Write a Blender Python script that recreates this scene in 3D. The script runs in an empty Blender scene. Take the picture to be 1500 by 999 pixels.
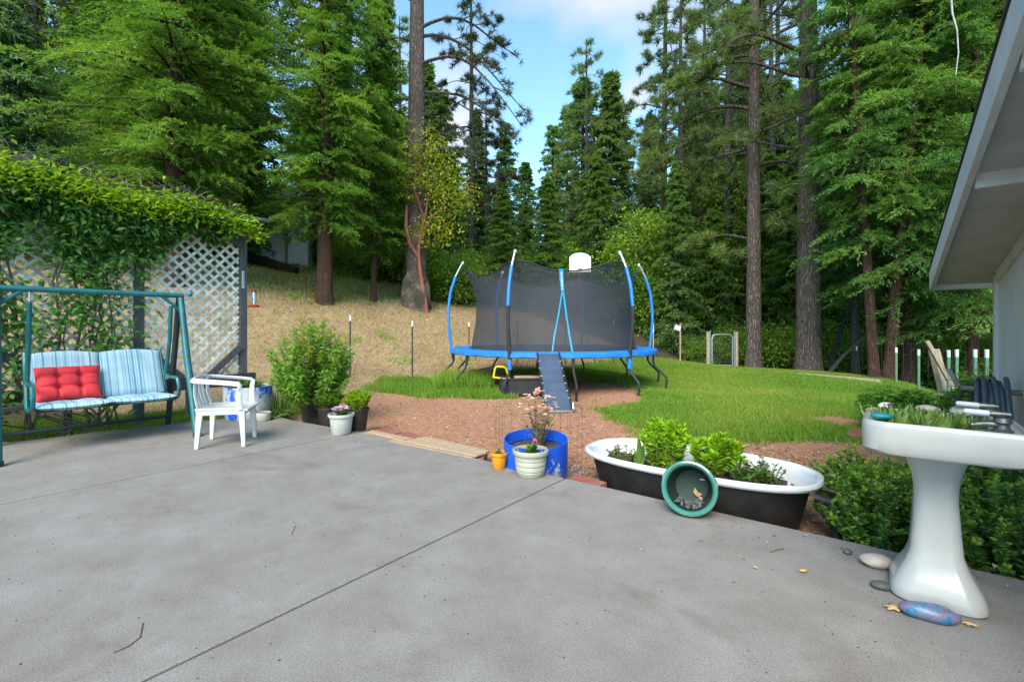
import bpy, math, random
import numpy as np
from mathutils import Vector, Matrix
R = math.radians
PI = math.pi
sc = bpy.context.scene
col = sc.collection
random.seed(7)

# ------------------------------------------------------------------ camera geometry
H, F, HZ = 1.15, 700.0, 480.0          # eye height, focal length and horizon row of the 1500 px wide photograph


def G(px, py, z=0.0):                  # point of the level z seen at a photo position
    Y = (H - z) * F / (py - HZ)
    return Vector(((px - 750) / F * Y, Y, z))


def A(px, py, Y):                      # point at a given distance seen at a photo position
    return Vector(((px - 750) / F * Y, Y, H - (py - HZ) / F * Y))


AU = R(52.5)                           # the patio grid: u runs away to the right, v comes nearer to the right
U = Vector((math.cos(AU), math.sin(AU), 0))
V = Vector((math.sin(AU), -math.cos(AU), 0))
RZ = AU - PI / 2                       # local x = v, local y = u


# ------------------------------------------------------------------ object helpers
def tag(o, label=None, cat=None, group=None, kind=None):
    if label: o['label'] = label
    if cat: o['category'] = cat
    if group: o['group'] = group
    if kind: o['kind'] = kind
    return o


def thing(name, label, cat, loc=(0, 0, 0), rz=0.0, group=None, rot=None):
    o = bpy.data.objects.new(name, None)
    o.empty_display_size = .1
    col.objects.link(o)
    o.location = loc
    o.rotation_euler = rot if rot else (0, 0, rz)
    return tag(o, label, cat, group)


def copy_tree(o, parent=None):
    c = o.copy()
    col.objects.link(c)
    if parent: c.parent = parent
    for ch in list(o.children): copy_tree(ch, c)
    return c


class MB:
    def __init__(self): self.v = []; self.f = []; self.sm = []

    def add(self, vs, fs, smooth=False):
        n = len(self.v)
        self.v += [tuple(p) for p in vs]
        self.f += [[i + n for i in f] for f in fs]
        self.sm += [smooth] * len(fs)
        return self

    def box(self, c, s, rz=0.0, m=None):
        x, y, z = s[0] / 2, s[1] / 2, s[2] / 2
        vs = [Vector((a, b, d)) for d in (-z, z) for a, b in ((-x, -y), (x, -y), (x, y), (-x, y))]
        mm = m if m is not None else Matrix.Rotation(rz, 3, 'Z')
        vs = [mm @ p + Vector(c) for p in vs]
        return self.add(vs, [(3, 2, 1, 0), (4, 5, 6, 7), (0, 1, 5, 4), (1, 2, 6, 5), (2, 3, 7, 6), (3, 0, 4, 7)])

    def beam(self, p0, p1, w, h, up=(0, 0, 1), w1=None, h1=None):
        p0, p1, up = Vector(p0), Vector(p1), Vector(up)
        d = (p1 - p0).normalized()
        s = d.cross(up)
        if s.length < 1e-4: s = d.cross(Vector((1, 0, 0)))
        s.normalize(); n = s.cross(d)
        w1 = w if w1 is None else w1; h1 = h if h1 is None else h1
        vs = []
        for p, a, b in ((p0, w, h), (p1, w1, h1)):
            vs += [p - s * a / 2 - n * b / 2, p + s * a / 2 - n * b / 2, p + s * a / 2 + n * b / 2, p - s * a / 2 + n * b / 2]
        return self.add(vs, [(3, 2, 1, 0), (4, 5, 6, 7), (0, 1, 5, 4), (1, 2, 6, 5), (2, 3, 7, 6), (3, 0, 4, 7)])

    def tube(self, pts, r, n=8, cap=True, smooth=True, flat=None):
        pts = [Vector(p) for p in pts]
        m = len(pts)
        rs = [r] * m if not hasattr(r, '__len__') else r
        t0 = (pts[1] - pts[0]).normalized()
        nx = t0.orthogonal().normalized()
        if flat: nx = Vector(flat).normalized()
        vs, fs = [], []
        for i, p in enumerate(pts):
            t = (pts[min(i + 1, m - 1)] - pts[max(i - 1, 0)])
            t.normalize()
            nx = (nx - t * nx.dot(t))
            if nx.length < 1e-6: nx = t.orthogonal()
            nx.normalize()
            ny = t.cross(nx)
            ra, rb = rs[i] if hasattr(rs[i], '__len__') else (rs[i], rs[i])
            for k in range(n):
                a = 2 * PI * k / n
                vs.append(p + nx * math.cos(a) * ra + ny * math.sin(a) * rb)
        for i in range(m - 1):
            for k in range(n):
                fs.append((i * n + k, i * n + (k + 1) % n, (i + 1) * n + (k + 1) % n, (i + 1) * n + k))
        self.add(vs, fs, smooth)
        if cap:
            b = len(self.v) - len(vs)
            self.f += [[b + k for k in reversed(range(n))], [b + (m - 1) * n + k for k in range(n)]]
            self.sm += [False, False]
        return self

    def lathe(self, prof, n=24, c=(0, 0, 0), sx=1, sy=1, wob=None):
        c = Vector(c)
        rings = []
        for r, z in prof:
            rings.append([c + Vector((r * sx * math.cos(2 * PI * k / n) * (wob(k / n, z) if wob else 1), r * sy * math.sin(2 * PI * k / n) * (wob(k / n, z) if wob else 1), z)) for k in range(n)])
        return self.loft(rings)

    def loft(self, rings, cap0=False, cap1=False, smooth=True):
        n = len(rings[0])
        vs = [p for r in rings for p in r]
        fs = []
        for i in range(len(rings) - 1):
            for k in range(n):
                fs.append((i * n + k, i * n + (k + 1) % n, (i + 1) * n + (k + 1) % n, (i + 1) * n + k))
        if cap0: fs.append(tuple(reversed(range(n))))
        if cap1: fs.append(tuple((len(rings) - 1) * n + k for k in range(n)))
        return self.add(vs, fs, smooth)

    def grid(self, fn, nu, nv, smooth=True, closed=False):
        vs = [fn(i / nu, j / nv) for j in range(nv + 1) for i in range(nu + 1)]
        w = nu + 1
        fs = [(j * w + i, j * w + i + 1, (j + 1) * w + i + 1, (j + 1) * w + i) for j in range(nv) for i in range(nu)]
        return self.add(vs, fs, smooth)

    def prism(self, poly, z0, z1):
        n = len(poly)
        vs = [(p[0], p[1], z0) for p in poly] + [(p[0], p[1], z1) for p in poly]
        fs = [tuple(reversed(range(n))), tuple(range(n, 2 * n))] + [(i, (i + 1) % n, (i + 1) % n + n, i + n) for i in range(n)]
        return self.add(vs, fs)

    def blob(self, c, s, seed=0, n=14, amp=.15, rz=0.0, m=None):
        rng = random.Random(seed)
        ph = [(rng.uniform(0, 6), rng.uniform(0, 6), rng.uniform(1, 3)) for _ in range(4)]
        mm = m if m is not None else Matrix.Rotation(rz, 3, 'Z')
        rings = []
        for i in range(n // 2 + 1):
            th = PI * (i + .02) / (n / 2 + .04)
            ring = []
            for k in range(n):
                a = 2 * PI * k / n
                d = Vector((math.sin(th) * math.cos(a), math.sin(th) * math.sin(a), -math.cos(th)))
                q = 1 + amp * sum(math.sin(d.x * f * 2 + p1) * math.cos(d.y * f * 2 + p2 + d.z) for p1, p2, f in ph) / 3
                ring.append(mm @ Vector((d.x * s[0] * q, d.y * s[1] * q, d.z * s[2] * q)) + Vector(c))
            rings.append(ring)
        return self.loft(rings, True, True)

    def build(self, name, mat, parent=None, loc=None, rz=0.0, bevel=0, sub=0, solid=0, sharp=40):
        me = bpy.data.meshes.new(name)
        me.from_pydata(self.v, [], self.f)
        me.polygons.foreach_set('use_smooth', [bool(s) or bevel > 0 for s in self.sm])
        me.update()
        if bevel == 0: me.set_sharp_from_angle(angle=R(sharp))
        me.materials.append(mat)
        o = bpy.data.objects.new(name, me)
        col.objects.link(o)
        if parent: o.parent = parent
        if loc is not None: o.location = loc
        o.rotation_euler.z = rz
        if solid:
            s = o.modifiers.new('s', 'SOLIDIFY'); s.thickness = solid; s.offset = 0
        if bevel:
            b = o.modifiers.new('b', 'BEVEL'); b.width = bevel; b.segments = 2; b.limit_method = 'ANGLE'; b.angle_limit = R(35)
            b.harden_normals = True
        if sub:
            s = o.modifiers.new('s', 'SUBSURF'); s.levels = sub; s.render_levels = sub
        return o


def npmesh(name, V_, F_, mat, parent=None, loc=None, smooth=False):
    me = bpy.data.meshes.new(name)
    V_ = np.ascontiguousarray(V_, dtype=np.float32); F_ = np.ascontiguousarray(F_, dtype=np.int32)
    n, k = F_.shape
    me.vertices.add(len(V_)); me.vertices.foreach_set('co', V_.ravel())
    me.loops.add(n * k); me.loops.foreach_set('vertex_index', F_.ravel())
    me.polygons.add(n)
    me.polygons.foreach_set('loop_start', np.arange(0, n * k, k, dtype=np.int32))
    if smooth: me.polygons.foreach_set('use_smooth', np.ones(n, dtype=bool))
    me.update(calc_edges=True)
    me.materials.append(mat)
    o = bpy.data.objects.new(name, me)
    col.objects.link(o)
    if parent: o.parent = parent
    if loc is not None: o.location = loc
    return o


# ------------------------------------------------------------------ materials
def newmat(name):
    m = bpy.data.materials.new(name)
    m.use_nodes = True
    nt = m.node_tree
    return m, nt, nt.nodes['Principled BSDF'], nt.nodes['Material Output']


def N(nt, t, **kw):
    n = nt.nodes.new('ShaderNode' + t)
    for k, v_ in kw.items():
        if k.startswith('i_'): n.inputs[k[2:].replace('_', ' ')].default_value = v_
        else: setattr(n, k, v_)
    return n


def c4(c): return (c[0], c[1], c[2], 1)


def ramp(nt, src, stops, interp='LINEAR'):
    r = N(nt, 'ValToRGB')
    r.color_ramp.interpolation = interp
    e = r.color_ramp.elements
    while len(e) < len(stops): e.new(.5)
    for q, (p, c) in zip(e, stops):
        q.position = p; q.color = c4(c) if hasattr(c, '__len__') else (c, c, c, 1)
    nt.links.new(src, r.inputs[0])
    return r


def mix(nt, fac, a, b, mode='MIX'):
    m = N(nt, 'Mix', data_type='RGBA', blend_type=mode)
    for s, k in ((fac, 0), (a, 6), (b, 7)):
        if hasattr(s, 'is_output'): nt.links.new(s, m.inputs[k])
        else: m.inputs[k].default_value = s if k == 0 else c4(s)
    return m.outputs[2]


def coords(nt, scale=(1, 1, 1), kind='Object'):
    t = N(nt, 'TexCoord')
    mp = N(nt, 'Mapping')
    mp.inputs['Scale'].default_value = scale
    nt.links.new(t.outputs[kind], mp.inputs['Vector'])
    return mp.outputs[0]


def noise(nt, vec, scale, detail=6, rough=.6, dist=0.0):
    n = N(nt, 'TexNoise')
    n.inputs['Scale'].default_value = scale; n.inputs['Detail'].default_value = detail
    n.inputs['Roughness'].default_value = rough; n.inputs['Distortion'].default_value = dist
    nt.links.new(vec, n.inputs['Vector'])
    return n.outputs[0]


def bump(nt, p, h, strength, dist=.01, prev=None):
    b = N(nt, 'Bump')
    b.inputs['Strength'].default_value = strength; b.inputs['Distance'].default_value = dist
    nt.links.new(h, b.inputs['Height'])
    if prev: nt.links.new(prev, b.inputs['Normal'])
    nt.links.new(b.outputs[0], p.inputs['Normal'])
    return b.outputs[0]


def M(name, c, rough=.6, c2=None, vs=6, lo=.4, hi=.65, bs=0, bstr=.3, bd=.004, metal=0.0, spec=.5, stretch=(1, 1, 1), c3=None, vs3=2, lo3=.55, hi3=.7, coat=0):
    m, nt, p, out = newmat(name)
    p.inputs['Roughness'].default_value = rough; p.inputs['Metallic'].default_value = metal
    p.inputs['Specular IOR Level'].default_value = spec
    if coat: p.inputs['Coat Weight'].default_value = coat; p.inputs['Coat Roughness'].default_value = .08
    vec = coords(nt, stretch)
    if c2 is None: c2 = tuple(x * .72 for x in c)
    r = ramp(nt, noise(nt, vec, vs), [(lo, c), (hi, c2)])
    o = r.outputs[0]
    if c3 is not None:
        r3 = ramp(nt, noise(nt, vec, vs3, 8, .7), [(lo3, 0.0), (hi3, 1.0)])
        o = mix(nt, r3.outputs[0], o, c3)
    nt.links.new(o, p.inputs['Base Color'])
    if bs: bump(nt, p, noise(nt, vec, bs, 8, .65), bstr, bd)
    return m


def leafmat(name, c1, c2, c3=None, trans=.42, rough=.5, cs=.6, spec=.35, hue=.0):
    """c1/c2 per leaf, c3 = yellowish new growth in clumps"""
    m, nt, p, out = newmat(name)
    g = N(nt, 'NewGeometry')
    r = ramp(nt, g.outputs['Random Per Island'], [(0, c1), (1, c2)])
    o = r.outputs[0]
    if c3 is not None:
        nz = ramp(nt, noise(nt, coords(nt), cs, 3, .6), [(.42, 0.0), (.68, 1.0)])
        o = mix(nt, nz.outputs[0], o, c3)
    oi = N(nt, 'ObjectInfo')
    hs = N(nt, 'HueSaturation')
    mr = N(nt, 'MapRange'); mr.inputs[3].default_value = .78; mr.inputs[4].default_value = 1.2
    nt.links.new(oi.outputs['Random'], mr.inputs[0])
    nt.links.new(mr.outputs[0], hs.inputs['Value'])
    nt.links.new(o, hs.inputs['Color'])
    o = hs.outputs[0]
    nt.links.new(o, p.inputs['Base Color'])
    p.inputs['Roughness'].default_value = rough; p.inputs['Specular IOR Level'].default_value = spec
    t = N(nt, 'BsdfTranslucent')
    nt.links.new(mix(nt, 1.0, o, (1.25, 1.2, .55), 'MULTIPLY'), t.inputs['Color'])
    ms = N(nt, 'MixShader'); ms.inputs[0].default_value = trans
    nt.links.new(p.outputs[0], ms.inputs[1]); nt.links.new(t.outputs[0], ms.inputs[2])
    nt.links.new(ms.outputs[0], out.inputs['Surface'])
    return m


def barkmat(name, c, c2, sc_=9.0, st=.12, strong=.9):
    m, nt, p, out = newmat(name)
    vec = coords(nt, (1, 1, st))
    vo = N(nt, 'TexVoronoi', feature='DISTANCE_TO_EDGE'); vo.inputs['Scale'].default_value = sc_
    w = N(nt, 'VectorMath', operation='ADD')
    nn = N(nt, 'TexNoise'); nn.inputs['Scale'].default_value = sc_ * .7
    nt.links.new(vec, nn.inputs['Vector'])
    sc2 = N(nt, 'VectorMath', operation='SCALE'); sc2.inputs['Scale'].default_value = .12
    nt.links.new(nn.outputs['Color'], sc2.inputs[0])
    nt.links.new(vec, w.inputs[0]); nt.links.new(sc2.outputs[0], w.inputs[1])
    nt.links.new(w.outputs[0], vo.inputs['Vector'])
    rr = ramp(nt, vo.outputs['Distance'], [(0.0, tuple(x * .45 for x in c2)), (.22, c)])
    o = mix(nt, noise(nt, vec, 3.0, 8, .7), rr.outputs[0], c2)
    nt.links.new(o, p.inputs['Base Color'])
    p.inputs['Roughness'].default_value = .9; p.inputs['Specular IOR Level'].default_value = .2
    r2 = ramp(nt, vo.outputs['Distance'], [(0.0, 0.0), (.25, 1.0)])
    b1 = bump(nt, p, r2.outputs[0], strong, .03)
    bump(nt, p, noise(nt, vec, 40, 6), .4, .01, b1)
    return m


MT = {}
MT['white_plastic'] = M('white_plastic', (0.592, 0.600, 0.608), .4, (0.496, 0.504, 0.512), 5, c3=(0.360, 0.352, 0.320), vs3=9, lo3=.62, hi3=.8)
MT['enamel'] = M('enamel', (0.633, 0.649, 0.657), .14, (0.585, 0.609, 0.625), 3, coat=.4, c3=(0.435, 0.396, 0.316), vs3=5, lo3=.68, hi3=.85)
MT['porcelain'] = M('porcelain', (0.396, 0.399, 0.387), .28, (0.356, 0.357, 0.337), 4, coat=.3, c3=(0.396, 0.345, 0.252), vs3=7, lo3=.66, hi3=.86, stretch=(1, 1, .5))
MT['tub_black'] = M('tub_black', (.006, .006, .0065), .6, (.018, .014, .012), 9, c3=(.1, .08, .065), vs3=30, lo3=.78, hi3=.82, bs=90, bstr=.2)
MT['black_metal'] = M('black_metal', (.014, .015, .018), .4, (.03, .03, .032), 20)
MT['galv'] = M('galv', (.5, .52, .54), .35, (.4, .41, .43), 20, metal=.8)
MT['rust'] = M('rust', (.1, .05, .03), .8, (.05, .035, .028), 30, bs=90)
MT['green_metal'] = M('green_metal', (.012, .13, .135), .38, (.008, .09, .1), 8, c3=(.02, .05, .05), vs3=25, lo3=.66, hi3=.75)
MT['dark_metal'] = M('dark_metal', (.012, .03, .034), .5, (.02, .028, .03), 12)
MT['tramp_blue'] = M('tramp_blue', (.015, .19, .62), .5, (.012, .15, .52), 7, bs=18, bstr=.25, bd=.01)
MT['blue_barrel'] = None
MT['red_fabric'] = M('red_fabric', (.62, .045, .055), .85, (.5, .03, .04), 5, bs=260, bstr=.25, bd=.002, spec=.2)
MT['grey_wood'] = M('grey_wood', (.085, .088, .098), .85, (.045, .045, .05), 5, stretch=(6, 6, .7), bs=22, bstr=.5, bd=.006, c3=(.14, .13, .125), vs3=2.5)
MT['dark_wood'] = M('dark_wood', (.04, .042, .048), .8, (.022, .022, .025), 5, stretch=(2, 2, 12), bs=12, bstr=.4, bd=.006)
MT['lattice'] = M('lattice', (.76, .75, .7), .8, (0.357, 0.340, 0.306), 7, c3=(0.212, 0.196, 0.162), vs3=12, lo3=.6, hi3=.75)
MT['board_wood'] = M('board_wood', (0.399, 0.294, 0.190), .85, (0.285, 0.199, 0.123), 3, stretch=(1.5, 14, 14), bs=9, bstr=.5, bd=.004, c3=(0.190, 0.142, 0.104), vs3=2)
MT['old_wood'] = M('old_wood', (.34, .28, .21), .9, (.2, .16, .12), 4, stretch=(8, 8, 1), bs=14, bstr=.6, bd=.008)
MT['paver_red'] = M('paver_red', (.27, .09, .065), .9, (.19, .06, .045), 12, bs=120, bstr=.5, bd=.004, c3=(.3, .18, .13), vs3=4)
MT['pot_white'] = M('pot_white', (0.468, 0.468, 0.425), .5, (0.408, 0.399, 0.357), 6, c3=(0.255, 0.221, 0.170), vs3=9, lo3=.62, hi3=.8)
MT['pot_sage'] = M('pot_sage', (0.357, 0.374, 0.297), .5, (0.306, 0.323, 0.255), 6, c3=(0.212, 0.196, 0.153), vs3=10, lo3=.62, hi3=.85)
MT['pot_yellow'] = M('pot_yellow', (.75, .3, .012), .4, (.62, .23, .01), 5)
MT['pot_black'] = M('pot_black', (.018, .015, .014), .5, (.03, .024, .022), 8)
MT['pot_teal'] = M('pot_teal', (0.054, 0.212, 0.162), .22, (0.041, 0.170, 0.133), 5, coat=.5, c3=(0.090, 0.255, 0.209), vs3=6)
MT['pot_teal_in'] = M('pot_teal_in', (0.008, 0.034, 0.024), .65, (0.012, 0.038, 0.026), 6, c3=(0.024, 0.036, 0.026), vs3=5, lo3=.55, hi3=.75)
MT['soil'] = M('soil', (.05, .034, .025), .95, (.1, .07, .05), 40, bs=60, bstr=1, bd=.02)
MT['stone_grey'] = M('stone_grey', (.075, .085, .09), .6, (.05, .055, .06), 20, bs=60, bstr=.2)
MT['stone_pale'] = M('stone_pale', (0.336, 0.288, 0.248), .6, (0.400, 0.352, 0.304), 18, c3=(0.288, 0.176, 0.152), vs3=9, bs=80, bstr=.2)
MT['stone_mix'] = M('stone_mix', (.6, .58, .55), .6, (.03, .03, .035), 26, lo=.48, hi=.54)
MT['stone_teal'] = M('stone_teal', (.0, .19, .22), .5, (.0, .15, .18), 14)
MT['brass'] = M('brass', (.17, .18, .17), .45, (.11, .11, .1), 30, metal=.85, c3=(.3, .3, .26), vs3=12)
MT['house_wall'] = M('house_wall', (0.600, 0.606, 0.606), .7, (0.540, 0.546, 0.546), 4, stretch=(1, 1, .2))
MT['house_trim'] = M('house_trim', (0.590, 0.609, 0.617), .6, (0.514, 0.533, 0.542), 5, c3=(0.381, 0.381, 0.355), vs3=18, lo3=.68, hi3=.75)
MT['soffit'] = M('soffit', (0.460, 0.467, 0.462), .8, (0.391, 0.399, 0.385), 4)
MT['shingle'] = M('shingle', (.05, .047, .045), .95, (.03, .03, .03), 20, bs=40, bstr=.6)
MT['far_wall'] = M('far_wall', (.75, .75, .74), .8, (.68, .68, .67), 2)
MT['far_roof'] = M('far_roof', (.3, .17, .13), .9, (.24, .13, .1), 5)
MT['glass_dark'] = M('glass_dark', (.02, .025, .03), .1)
MT['hose'] = M('hose', (.085, .095, .105), .35, (.05, .057, .065), 30, c3=(.1, .1, .1), vs3=10)
MT['tpost_green'] = M('tpost_green', (.10, .22, .13), .6, (.08, .18, .1), 12)
MT['tpost_dark'] = M('tpost_dark', (.012, .022, .02), .6)
MT['tpost_white'] = M('tpost_white', (0.637, 0.654, 0.663), .6)
MT['wire'] = M('wire', (.16, .15, .14), .5, metal=.5)
MT['ramp_fabric'] = M('ramp_fabric', (.035, .055, .1), .8, (.05, .075, .125), 5, bs=220, bstr=.3, bd=.003)
MT['mat_black'] = M('mat_black', (.02, .022, .025), .7)
MT['foam_black'] = M('foam_black', (.022, .025, .03), .75)
MT['yellow_plastic'] = M('yellow_plastic', (.72, .48, .01), .45)
MT['log'] = barkmat('log_bark', (.045, .033, .027), (.02, .016, .014), 10, .3)
MT['bark_pine'] = barkmat('bark_pine', (.19, .16, .145), (.1, .078, .068), 20, .16, 1.0)
MT['bark_cedar'] = barkmat('bark_cedar', (.15, .085, .06), (.08, .045, .034), 34, .06)
MT['bark_grey'] = barkmat('bark_grey', (.11, .105, .105), (.06, .055, .052), 26, .2)
MT['madrone'] = M('madrone', (.27, .085, .05), .7, (.17, .055, .04), 4, stretch=(1, 1, .4), c3=(.05, .035, .03), vs3=3, lo3=.62, hi3=.7)
MT['twig'] = M('twig', (.16, .1, .065), .9, (.09, .06, .045), 20)
MT['vine_stem'] = M('vine_stem', (.15, .11, .09), .9, (.09, .06, .05), 12)
MT['dead_leaf'] = leafmat('dead_leaf', (.55, .38, .22), (.28, .15, .08), trans=.1)
MT['flower_pink'] = leafmat('flower_pink', (.75, .28, .3), (.8, .5, .45), trans=.3)
MT['flower_pale'] = leafmat('flower_pale', (.78, .66, .52), (.7, .5, .4), trans=.3)
MT['flower_lilac'] = leafmat('flower_lilac', (.6, .42, .72), (.72, .6, .8), trans=.3)
MT['flower_magenta'] = leafmat('flower_magenta', (.6, .16, .52), (.72, .3, .62), trans=.3)
# foliage
MT['l_cedar'] = leafmat('l_cedar', (.075, .185, .035), (.16, .31, .05), (.21, .35, .045), .52, cs=.55)
MT['l_cedar_r'] = leafmat('l_cedar_r', (.04, .125, .036), (.115, .24, .055), (.19, .32, .06), .52, cs=.5)
MT['l_fir'] = leafmat('l_fir', (.08, .175, .065), (.14, .26, .085), (.2, .32, .075), .5, cs=.4)
MT['l_fir_blue'] = leafmat('l_fir_blue', (.1, .2, .11), (.16, .28, .15), (.16, .3, .1), .42)
MT['l_pine'] = leafmat('l_pine', (.085, .145, .05), (.15, .22, .075), (.17, .24, .06), .4, cs=.5)
MT['l_pine_d'] = leafmat('l_pine_d', (.035, .055, .03), (.08, .105, .05), None, .25)
MT['l_broad'] = leafmat('l_broad', (.11, .24, .028), (.2, .35, .045), (.26, .4, .045), .48, cs=.5)
MT['l_madrone'] = leafmat('l_madrone', (.18, .29, .03), (.32, .38, .045), (.38, .38, .035), .45, cs=.8)
MT['l_vine'] = leafmat('l_vine', (.055, .17, .03), (.13, .29, .045), None, .42)
MT['l_vine_new'] = leafmat('l_vine_new', (.2, .38, .016), (.32, .48, .028), None, .45)
MT['l_nandina'] = leafmat('l_nandina', (.1, .23, .03), (.19, .36, .045), None, .42)
MT['l_nandina_new'] = leafmat('l_nandina_new', (.24, .36, .03), (.36, .36, .04), None, .45)
MT['l_lush'] = leafmat('l_lush', (.13, .28, .025), (.25, .42, .04), None, .42)
MT['l_lime'] = leafmat('l_lime', (.27, .48, .012), (.38, .58, .02), None, .45)
MT['l_tubplant'] = leafmat('l_tubplant', (.18, .37, .015), (.29, .49, .025), None, .45)
MT['l_weed'] = leafmat('l_weed', (.08, .18, .035), (.16, .28, .055), None, .4)
MT['l_shrub'] = leafmat('l_shrub', (.065, .19, .035), (.16, .33, .055), None, .35, rough=.35, spec=.5)
MT['l_shrub_new'] = leafmat('l_shrub_new', (.19, .36, .04), (.3, .46, .045), None, .4)
MT['l_sinkplant'] = leafmat('l_sinkplant', (.17, .32, .07), (.3, .45, .12), None, .38)
MT['grass'] = leafmat('grass', (.1, .215, .02), (.21, .355, .038), (.28, .35, .055), .45, cs=.35)
MT['dry_grass'] = leafmat('dry_grass', (.3, .22, .1), (.56, .45, .23), None, .25)


def stripes():
    m, nt, p, out = newmat('striped_canvas')
    t = N(nt, 'TexCoord'); sp = N(nt, 'SeparateXYZ')
    nt.links.new(t.outputs['Object'], sp.inputs[0])
    nz = N(nt, 'TexNoise', noise_dimensions='1D')
    nz.inputs['Scale'].default_value = 42; nz.inputs['Detail'].default_value = 2
    nt.links.new(sp.outputs[0], nz.inputs['W'])
    r = ramp(nt, nz.outputs[0], [(0, (0.060, 0.180, 0.279)), (.4, (0.170, 0.328, 0.426)), (.47, (0.357, 0.476, 0.525)), (.54, (0.204, 0.369, 0.476)), (.61, (0.468, 0.508, 0.492)), (.66, (0.136, 0.295, 0.410))], 'CONSTANT')
    o = mix(nt, noise(nt, coords(nt), 6, 6), r.outputs[0], (.36, .5, .56))
    m2 = mix(nt, .75, o, r.outputs[0])
    nt.links.new(m2, p.inputs['Base Color'])
    p.inputs['Roughness'].default_value = .85; p.inputs['Specular IOR Level'].default_value = .2
    bump(nt, p, noise(nt, coords(nt), 200, 4), .25, .002)
    return m


MT['stripes'] = stripes()


def barrelmat(name, blue, lo, hi, sc_=5):
    m, nt, p, out = newmat(name)
    vec = coords(nt, (1, 1, .55))
    worn = ramp(nt, noise(nt, vec, sc_, 10, .7, .4), [(lo, 0.0), (hi, 1.0)])
    base = ramp(nt, noise(nt, vec, 3), [(.35, blue), (.7, tuple(x * .75 for x in blue))])
    pale = ramp(nt, noise(nt, vec, 12), [(.4, (.5, .53, .55)), (.65, (.36, .4, .45))])
    nt.links.new(mix(nt, worn.outputs[0], base.outputs[0], pale.outputs[0]), p.inputs['Base Color'])
    p.inputs['Roughness'].default_value = .5
    bump(nt, p, worn.outputs[0], .3, .002)
    return m


MT['barrel_worn'] = barrelmat('barrel_worn', (.01, .13, .66), .46, .5)
MT['barrel_blue'] = barrelmat('barrel_blue', (.005, .1, .68), .54, .58, 2.6)


def paintedrock():
    m, nt, p, out = newmat('painted_rock')
    vec = coords(nt)
    r = ramp(nt, noise(nt, vec, 26, 5, .6, 1.5), [(.36, (0.021, 0.102, 0.240)), (.46, (0.042, 0.184, 0.298)), (.52, (0.210, 0.102, 0.216)), (.58, (0.126, 0.153, 0.158)), (.68, (0.050, 0.071, 0.192))])
    nt.links.new(r.outputs[0], p.inputs['Base Color']); p.inputs['Roughness'].default_value = .4
    return m


MT['painted_rock'] = paintedrock()


def concrete():
    m, nt, p, out = newmat('concrete')
    vec = coords(nt)
    big = noise(nt, vec, .55, 5, .55)
    mid = noise(nt, vec, 2.6, 9, .72)
    base = ramp(nt, big, [(.3, (0.175, 0.155, 0.131)), (.5, (0.216, 0.200, 0.178)), (.7, (0.245, 0.234, 0.216))])
    o = mix(nt, .75, base.outputs[0], ramp(nt, mid, [(.3, (.148, .134, .118)), (.7, (.246, .238, .227))]).outputs[0])
    # broom-worn blotches and brown stains with a shape of their own
    st = ramp(nt, noise(nt, coords(nt, (1, 1.6, 1)), 1.3, 8, .68, .6), [(.56, 0.0), (.7, .5)])
    o = mix(nt, st.outputs[0], o, (.12, .092, .066))
    fine = noise(nt, vec, 150, 3, .8)
    o = mix(nt, .5, o, mix(nt, 1.0, o, ramp(nt, fine, [(.35, (.35, .35, .35)), (.65, (1.65, 1.65, 1.65))]).outputs[0], 'MULTIPLY'))
    vo = N(nt, 'TexVoronoi'); vo.inputs['Scale'].default_value = 38
    nt.links.new(vec, vo.inputs['Vector'])
    spots = ramp(nt, vo.outputs['Distance'], [(.09, 1.0), (.16, 0.0)])
    gate = ramp(nt, noise(nt, vec, 2.1, 4), [(.5, 0.0), (.68, .6)])
    o = mix(nt, mix(nt, 1.0, spots.outputs[0], gate.outputs[0], 'MULTIPLY'), o, (.1, .085, .07))
    nt.links.new(o, p.inputs['Base Color'])
    p.inputs['Roughness'].default_value = .82; p.inputs['Specular IOR Level'].default_value = .35
    b = bump(nt, p, noise(nt, vec, 190, 4, .7), .3, .003)
    bump(nt, p, noise(nt, vec, 6, 4), .15, .01, b)
    return m


MT['concrete'] = concrete()


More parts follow.
